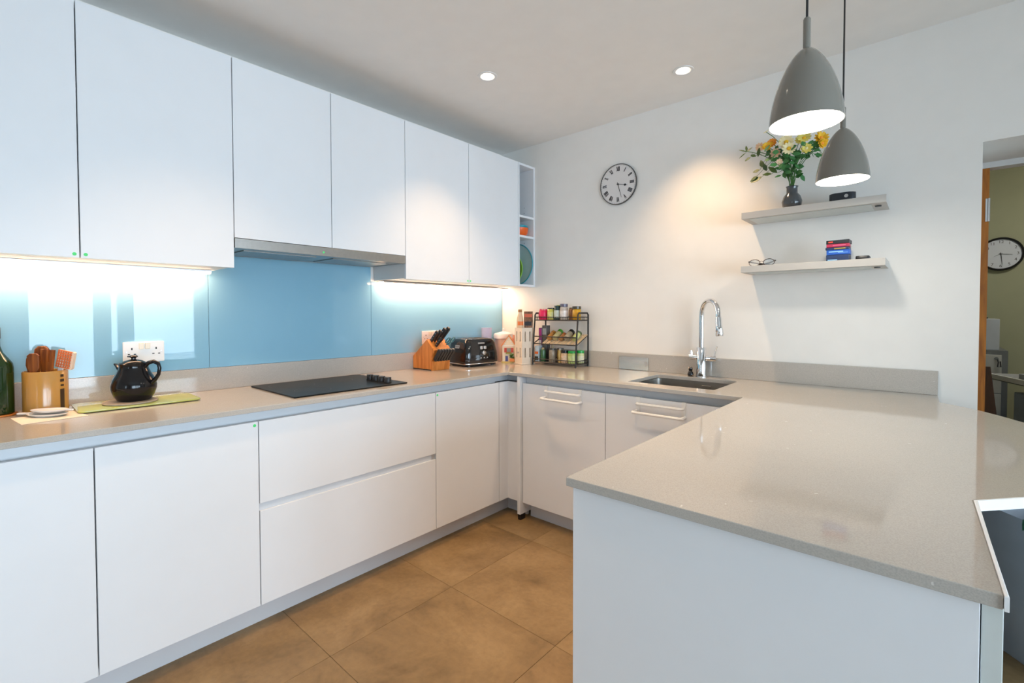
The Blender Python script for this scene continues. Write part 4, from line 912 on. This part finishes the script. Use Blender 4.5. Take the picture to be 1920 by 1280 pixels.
# ------------------------------------------------------------------ spice rack
RX0, RX1, RY0, RY1 = .468, .835, -.185, -.030
rk = thing('spice_rack', 'black metal three tier spice rack full of jars', 'spice rack', ((RX0+RX1)/2, (RY0+RY1)/2, WT1+.0004)); cx_, cy_ = (RX0+RX1)/2, (RY0+RY1)/2; hx, hy = (RX1-RX0)/2, (RY1-RY0)/2
for s in (-1, 1):
    bm = new(); tube(bm, [(s*hx, -hy, .0), (s*hx, -hy+.012, .18), (s*hx, -hy+.030, .355), (s*hx, -hy+.042, .368), (s*hx, hy-.012, .368), (s*hx, hy, .356), (s*hx, hy, 0)], .0058, 8); obj('side_frame', bm, M_BLKMET, rk, smooth=True)
TIER = [.022, .190, .318]
def tier(z, y0, y1, tilt=0, wires=9):
    bm = new()
    for zz, r in ((z, .0042), (z+.022, .0030)):
        tube(bm, [(-hx, y0, zz), (hx, y0, zz)], r, 6); tube(bm, [(-hx, y1, zz+tilt), (hx, y1, zz+tilt)], r, 6)
        for s in (-1, 1): tube(bm, [(s*hx, y0, zz), (s*hx, y1, zz+tilt)], r, 6)
    fr = obj('tier_frame', bm, M_BLKMET, rk, smooth=True)
    bm = new()
    for i in range(1, wires*2):
        x = -hx+2*hx*i/(wires*2); tube(bm, [(x, y0, z+.022), (x, y0, z), (x, y1, z+tilt)], .0014, 5)
    obj('tier_wires', bm, M_BLKMET, rk)
    bm = new()
    for s in (-1, 1):
        for i in range(1, 7): y = y0+(y1-y0)*i/7; tube(bm, [(s*hx, y, z+tilt*i/7), (s*hx, y, z+.022+tilt*i/7)], .0012, 5)
    obj('side_wires', bm, M_BLKMET, rk)
tier(TIER[0], -hy+.002, hy-.006); tier(TIER[2], -hy+.028, hy-.006)
# slanted middle tier: cream slats with gaps
bm = new(); tube(bm, [(-hx, -hy+.012, .150), (hx, -hy+.012, .150)], .004, 6); tube(bm, [(-hx, hy-.006, .215), (hx, hy-.006, .215)], .004, 6); tube(bm, [(-hx, -hy+.012, .202), (hx, -hy+.012, .202)], .0046, 6)
for s in (-1, 1): tube(bm, [(s*hx, -hy+.012, .150), (s*hx, hy-.006, .215)], .004, 6)
obj('tier_frame', bm, M_BLKMET, rk, smooth=True)
for i in range(9):
    x0 = -hx+.075+i*.0335; y0, z0, y1, z1 = -hy+.016, .1535, hy-.010, .2165
    bm = new(); lo = [(x0, y0, z0), (x0+.026, y0, z0), (x0+.026, y1, z1), (x0, y1, z1)]; loft(bm, [[(x, y, z) for x, y, z in lo], [(x, y, z+.003) for x, y, z in lo]]); obj('slat', bm, mat('slat_cream', (.66, .50, .32), .5), rk)
def jar(label, x, y, z, r, h, body, lid, lh=.016, lab=None, cat='jar', name='spice_jar', lid_r=None, tilt=None):
    t = thing(name, label, cat, (x, y, z), (tilt, 0, 0) if tilt else 0); bm = new(); lathe(bm, [(0, 0), (r*.94, 0), (r, .003), (r, h*.86), (r*.88, h), (0, h)], 20); obj('glass', bm, body, t, smooth=True)
    if lid: lr = lid_r or r*.97; bm = new(); lathe(bm, [(lr*.9, h+.0003), (lr, h+.001), (lr, h+lh-.001), (lr*.93, h+lh), (0, h+lh)], 20); obj('lid', bm, lid, t, smooth=True)
    if lab: wrap(t, 'label', r+.0005, h*.15, h*.72, -2.2, .3, lab)
    return t
def J(n, c, rough=.2): return mat('jar_'+n, c, rough, var=.2, vscale=40)
zt = WT1+TIER[2]+.0022+.0004; yt = -.098
t = thing('pink_crown_pot', 'bright pink pot with pointed rim on the top tier of the spice rack', 'pot', (.512, -.115, zt)); bm = new(); n = 28
lathe(bm, [(0, 0), (.030, 0), (.034, .01), (.035, .045), (.030, .064), (.018, .070), (0, .072)], n)
for i in range(7): a = 2*PI*i/7; lathe(bm, [(.009, .058), (.0005, .080)], 6, .024*math.cos(a), .024*math.sin(a))
obj('body', bm, mat('hot_pink', (.72, .01, .09), .35), t, smooth=True)
jar('square jar with yellow green label and dark lid on the top tier', .578, -.105, zt, .031, .076, J('ygreen', (.52, .50, .10)), J('dk', (.03, .02, .02)), .010, J('lab1', (.62, .60, .22)))
jar('pale green lidded pot behind the yellow green jar on the top tier', .607, -.058, zt, .016, .090, J('pgreen', (.55, .58, .12)), J('pgl', (.50, .56, .10)), .014)
jar('dark green tin with white stripe on the top tier of the rack', .634, -.112, zt, .025, .094, J('tin', (.02, .05, .05)), J('tinl', (.03, .06, .05)), .006, J('lab2', (.55, .62, .56)))
jar('orange brown spice jar in the middle of the top tier', .661, -.065, zt, .022, .084, J('obrown', (.48, .20, .03)), J('dk2', (.03, .025, .02)), .012)
jar('white labelled spice jar with tall grey purple lid on the top tier', .691, -.114, zt, .0285, .090, J('grey', (.44, .40, .36)), J('lidpur', (.10, .09, .14)), .022, J('lab3', (.66, .62, .60)))
jar('brown jar right of the white labelled jar on the top tier', .744, -.085, zt, .0245, .078, J('brown', (.24, .10, .03)), J('bl', (.16, .13, .06)), .008)
jar('green grey herb jar near the right end of the top tier', .779, -.058, zt, .0145, .080, J('herb', (.30, .30, .16)), J('hb', (.10, .10, .05)), .010)
jar('amber jar with dark domed lid at the right end of the top tier', .796, -.113, zt, .029, .074, J('amber', (.58, .30, .015)), J('dk3', (.05, .045, .03)), .020, None, lid_r=.030)
# middle tier jars lying on the slats
def lying(label, x, body, lid, r=.019, dyo=0.):
    y, z = -.150+dyo, WT1+.158+.0005; a = -math.atan2(.063, .155-.026) 
    t = thing('spice_jar', label, 'jar', (x, y, z), (0, 0, 0), 'jars on the slanted middle tier'); t.rotation_euler = (math.radians(-64), 0, 0)
    return t
def mid(label, x, body, lid, r, h, lh):
    t = thing('spice_jar', label, 'jar', (x, -.148, WT1+.1715+r*1.0), (math.radians(-58), 0, 0), 'jars on the slanted middle tier')
    bm = new(); lathe(bm, [(0, 0), (r*.94, 0), (r, .003), (r, h*.86), (r*.85, h), (0, h)], 18); obj('glass', bm, body, t, smooth=True)
    bm = new(); lathe(bm, [(r*.9, h+.0003), (r*1.02, h+.001), (r*1.02, h+lh), (0, h+lh)], 18); obj('lid', bm, lid, t, smooth=True)
mid('jar with orange lid lying on the middle tier', .585, J('spice1', (.45, .22, .06)), J('olid', (.60, .26, .05)), .018, .060, .016)
mid('jar with bright green lid lying on the middle tier', .638, J('spice2', (.40, .38, .20)), J('glid', (.05, .30, .02)), .021, .066, .020)
mid('small jar with rust lid lying on the middle tier', .685, J('spice3', (.40, .20, .08)), J('rlid', (.42, .14, .05)), .015, .050, .014)
mid('jar with black lid lying on the middle tier', .735, J('spice4', (.34, .30, .22)), J('klid', (.012, .012, .012)), .022, .064, .020)
mid('pale green jar at the right of the middle tier', .800, J('spice5', (.45, .52, .22)), J('dlid', (.06, .10, .05)), .020, .060, .014)
# left end of the rack: packets
def packet(label, x, y, z, w_, d_, h, m, bands=(), rot=0.):
    t = thing('packet', label, 'packet', (x, y, z), rot); obj('carton', B(-w_/2, w_/2, -d_/2, d_/2, 0, h, .001, 1), m, t)
    for z0, z1, mm in bands: obj('print_band', B(-w_/2+.002, w_/2-.002, -d_/2-.0010, -d_/2-.0004, z0, z1), mm, t)
zb = WT1+TIER[0]+.0015+.0004
packet('tall purple and white packet at the left end of the spice rack', .486, -.095, zb, .026, .05, .238, J('purple', (.24, .06, .20)), [(.175, .225, J('purp2', (.35, .03, .20))), (.10, .15, J('wht', (.62, .60, .62)))])
packet('grey packet standing next to the purple packet in the rack', .521, -.095, zb, .038, .045, .256, J('greyp', (.10, .10, .10)), [(.19, .235, J('lt', (.30, .32, .32)))])
packet('blue and white packet with red stripe in the lower tier', .492, -.146, zb, .034, .045, .112, J('bluew', (.42, .52, .60)), [(.052, .070, J('redor', (.62, .14, .03))), (.01, .035, J('drk', (.03, .04, .03)))])
jar('green wine coloured bottle with slim neck on the bottom tier', .533, -.146, zb, .019, .085, J('bgreen', (.04, .12, .05)), J('corkl', (.45, .35, .18)), .014, None, 'bottle', 'small_bottle', .009)
jar('clear conical glass bottle on the bottom tier', .568, -.078, zb, .022, .075, J('cbot', (.34, .30, .22)), J('cneck', (.50, .42, .28)), .045, None, 'bottle', 'small_bottle', .008)
jar('glass jar with brown contents on the bottom tier', .607, -.136, zb, .024, .085, J('gb1', (.28, .24, .18)), J('gl1', (.09, .09, .08)), .012)
jar('glass jar with amber contents on the bottom tier', .650, -.098, zb, .024, .088, J('gb2', (.36, .22, .06)), J('gl2', (.10, .10, .09)), .010)
jar('slim oil bottle standing on the bottom tier', .676, -.140, zb, .012, .085, J('oil', (.55, .42, .16)), J('oilcap', (.50, .46, .38)), .014, None, 'bottle', 'small_bottle', .006)
jar('jar with black shaker lid and cream label on the bottom tier', .715, -.136, zb, .0265, .070, J('crm', (.58, .40, .26)), J('shk', (.012, .012, .014)), .018, J('crml', (.66, .50, .36)))
jar('jar with green lid and pale green label, left one on the bottom tier', .770, -.134, zb, .0265, .070, J('pgn', (.42, .52, .16)), J('grn', (.015, .30, .05)), .016, J('pgl2', (.52, .62, .28)))
jar('jar with green lid nearest the right end of the bottom tier', .806, -.080, zb, .0255, .070, J('pgn2', (.50, .54, .28)), J('grn2', (.015, .32, .06)), .018, J('pgl3', (.66, .66, .50)))

# ------------------------------------------------------------------ bin under the bar
t = thing('waste_bin', 'grey steel waste bin with green bag under the bar end', 'bin', (3.006, -.198, .0005), -.877)
bm = new(); rr_ = [[(x, y, z) for x, y in rrect(-w_, w_, -w_, w_, .03, 5)] for w_, z in ((.183, 0), (.187, .01), (.190, .52), (.192, .530))]; loft(bm, rr_, cap=False)
bm.verts.ensure_lookup_table(); bm.faces.new(list(reversed(bm.verts[:24]))); obj('body', bm, mat('bin_steel', (.42, .46, .52), .38, .35), t, smooth=True)
bm = new(); rng = random.Random(3)
a_ = [(.02+.19*i/9, -.1935-.003*(i % 2), .532) for i in range(10)]; b_ = [(x, y-.002, .515+.006*math.sin(i*1.7)-.012*(i/9)) for i, (x, y, z) in enumerate(a_)]; c_ = [(x+.002, y-.003, .492+.016*math.sin(i*2.3)) for i, (x, y, z) in enumerate(a_)]; d_ = [(x, y+.06, .536) for x, y, z in a_]
R4 = [[bm.verts.new(p) for p in q] for q in (d_, a_, b_, c_)]
for A, Bq in zip(R4, R4[1:]):
    for k_ in range(9): bm.faces.new((A[k_], A[k_+1], Bq[k_+1], Bq[k_]))
g_ = obj('bin_bag', bm, mat('bag_green', (.02, .17, .09), .35), t, smooth=True); so = g_.modifiers.new('film', 'SOLIDIFY'); so.thickness = .0015
# ------------------------------------------------------------------ room beyond the doorway
t = thing('filing_cabinet', 'white fronted grey metal filing cabinet in the room beyond the doorway', 'filing cabinet', (2.83, 2.72, .0005))
M_GREYM = mat('cabinet_grey', (.16, .17, .17), .5); M_OFFW = mat('drawer_offwhite', (.50, .50, .46), .5)
bm = new(); box(bm, -.23, .23, -.30, .30, 0, .985); obj('body', bm, M_GREYM, t)
for i in range(3):
    d = obj('drawer', B(-.21, .195, -.316, -.3005, .05+i*.303, .347+i*.303, .002, 1), M_OFFW, t)
    obj('handle', B(-.06, .06, -.328, -.3165, .27+i*.303, .285+i*.303, .002, 1), M_GREYM, d)
bm = new(); prism(bm, circ(.165, .925, .012, 14), -.322, -.3165, 'y'); obj('lock', bm, M_GREYM, t)
bm = new(); tube(bm, [(.172, -.326, .92), (.176, -.328, .895), (.172, -.328, .862), (.190, -.327, .862), (.186, -.327, .905)], .004, 6); obj('keys', bm, M_BLKPL, t)
t = thing('storage_box', 'pale grey box file standing on the filing cabinet', 'box', (2.82, 2.66, .9862)); obj('body', B(-.2, .195, -.2, .2, 0, .245, .004), mat('box_pale', (.50, .54, .58), .5), t); bm = new(); box(bm, .08, .14, -.02, .02, .2455, .258, .003, 1); obj('clip', bm, M_BLKPL, t)
t = thing('leaning_board', 'dark wooden board leaning beside the filing cabinet', 'board', (2.90, 1.90, .0005), (0, 0, .0)); bm = new(); prism(bm, [(-.25, 0), (.125, 0), (.030, .90), (-.25, .90)], -.012, .012, 'y'); obj('plank', bm, M_DKWOOD, t, (0, 0, 0), (0, 0, 0))
t = thing('trolley', 'white trolley with papers in the room beyond the doorway', 'trolley', (3.25, 2.05, .0005), .35)
bm = new()
for sx in (-1, 1):
    for sy in (-1, 1): tube(bm, [(sx*.2, sy*.3, .03), (sx*.2, sy*.3, .80)], .012, 8)
obj('frame', bm, M_UPVC, t, smooth=True)
for z in (.30, .78):
    bm = new(); box(bm, -.21, .21, -.31, .31, z, z+.006); obj('tray_base', bm, M_BLKPL, t)
    bm = new()
    for q in ((-.215, .215, -.315, -.30), (-.215, .215, .30, .315), (-.215, -.20, -.2995, .2995), (.20, .215, -.2995, .2995)): box(bm, *q, z+.0065, z+.04)
    obj('tray_rim', bm, M_UPVC, t)
for sx in (-1, 1):
    for sy in (-1, 1): bm = new(); cyl(bm, .015, 0, .0295, 12, sx*.2, sy*.3); obj('castor', bm, M_BLKPL, t)
t = thing('paper_stack', 'stack of white papers in the trolley top tray', 'papers', (3.27, 2.05, .7872), .35); obj('sheets', B(-.12, .12, -.18, .18, 0, .05), mat('paper_white', (.62, .64, .68), .7), t)
t = thing('packaged_paper', 'pale blue wrapped packet with orange label on the lower tray of the trolley', 'packet', (3.235, 2.02, .3075), .35); obj('wrap', B(-.12, .12, -.16, .16, 0, .40, .006), mat('wrap_blue', (.34, .40, .48), .45), t); bm = new(); prism(bm, circ(-.02, .33, .05, 16, .035), -.1614, -.1606, 'y'); obj('orange_label', bm, mat('label_orange2', (.70, .28, .06), .5), t)
# lamp added out of view to light the room beyond the doorway
t = thing('added_hall_lamp', 'added opal ceiling lamp, out of view, lighting the room beyond the doorway', 'ceiling lamp', (3.6, 1.9, CEIL)); bm = new(); lathe(bm, [(0, -.0005), (.15, -.0005), (.15, -.03), (.12, -.06), (0, -.075)], 28); obj('diffuser', bm, mat('opal_glow', (.9, .9, .9), .5, emit=(1, .95, .85), es=45), t, smooth=True)
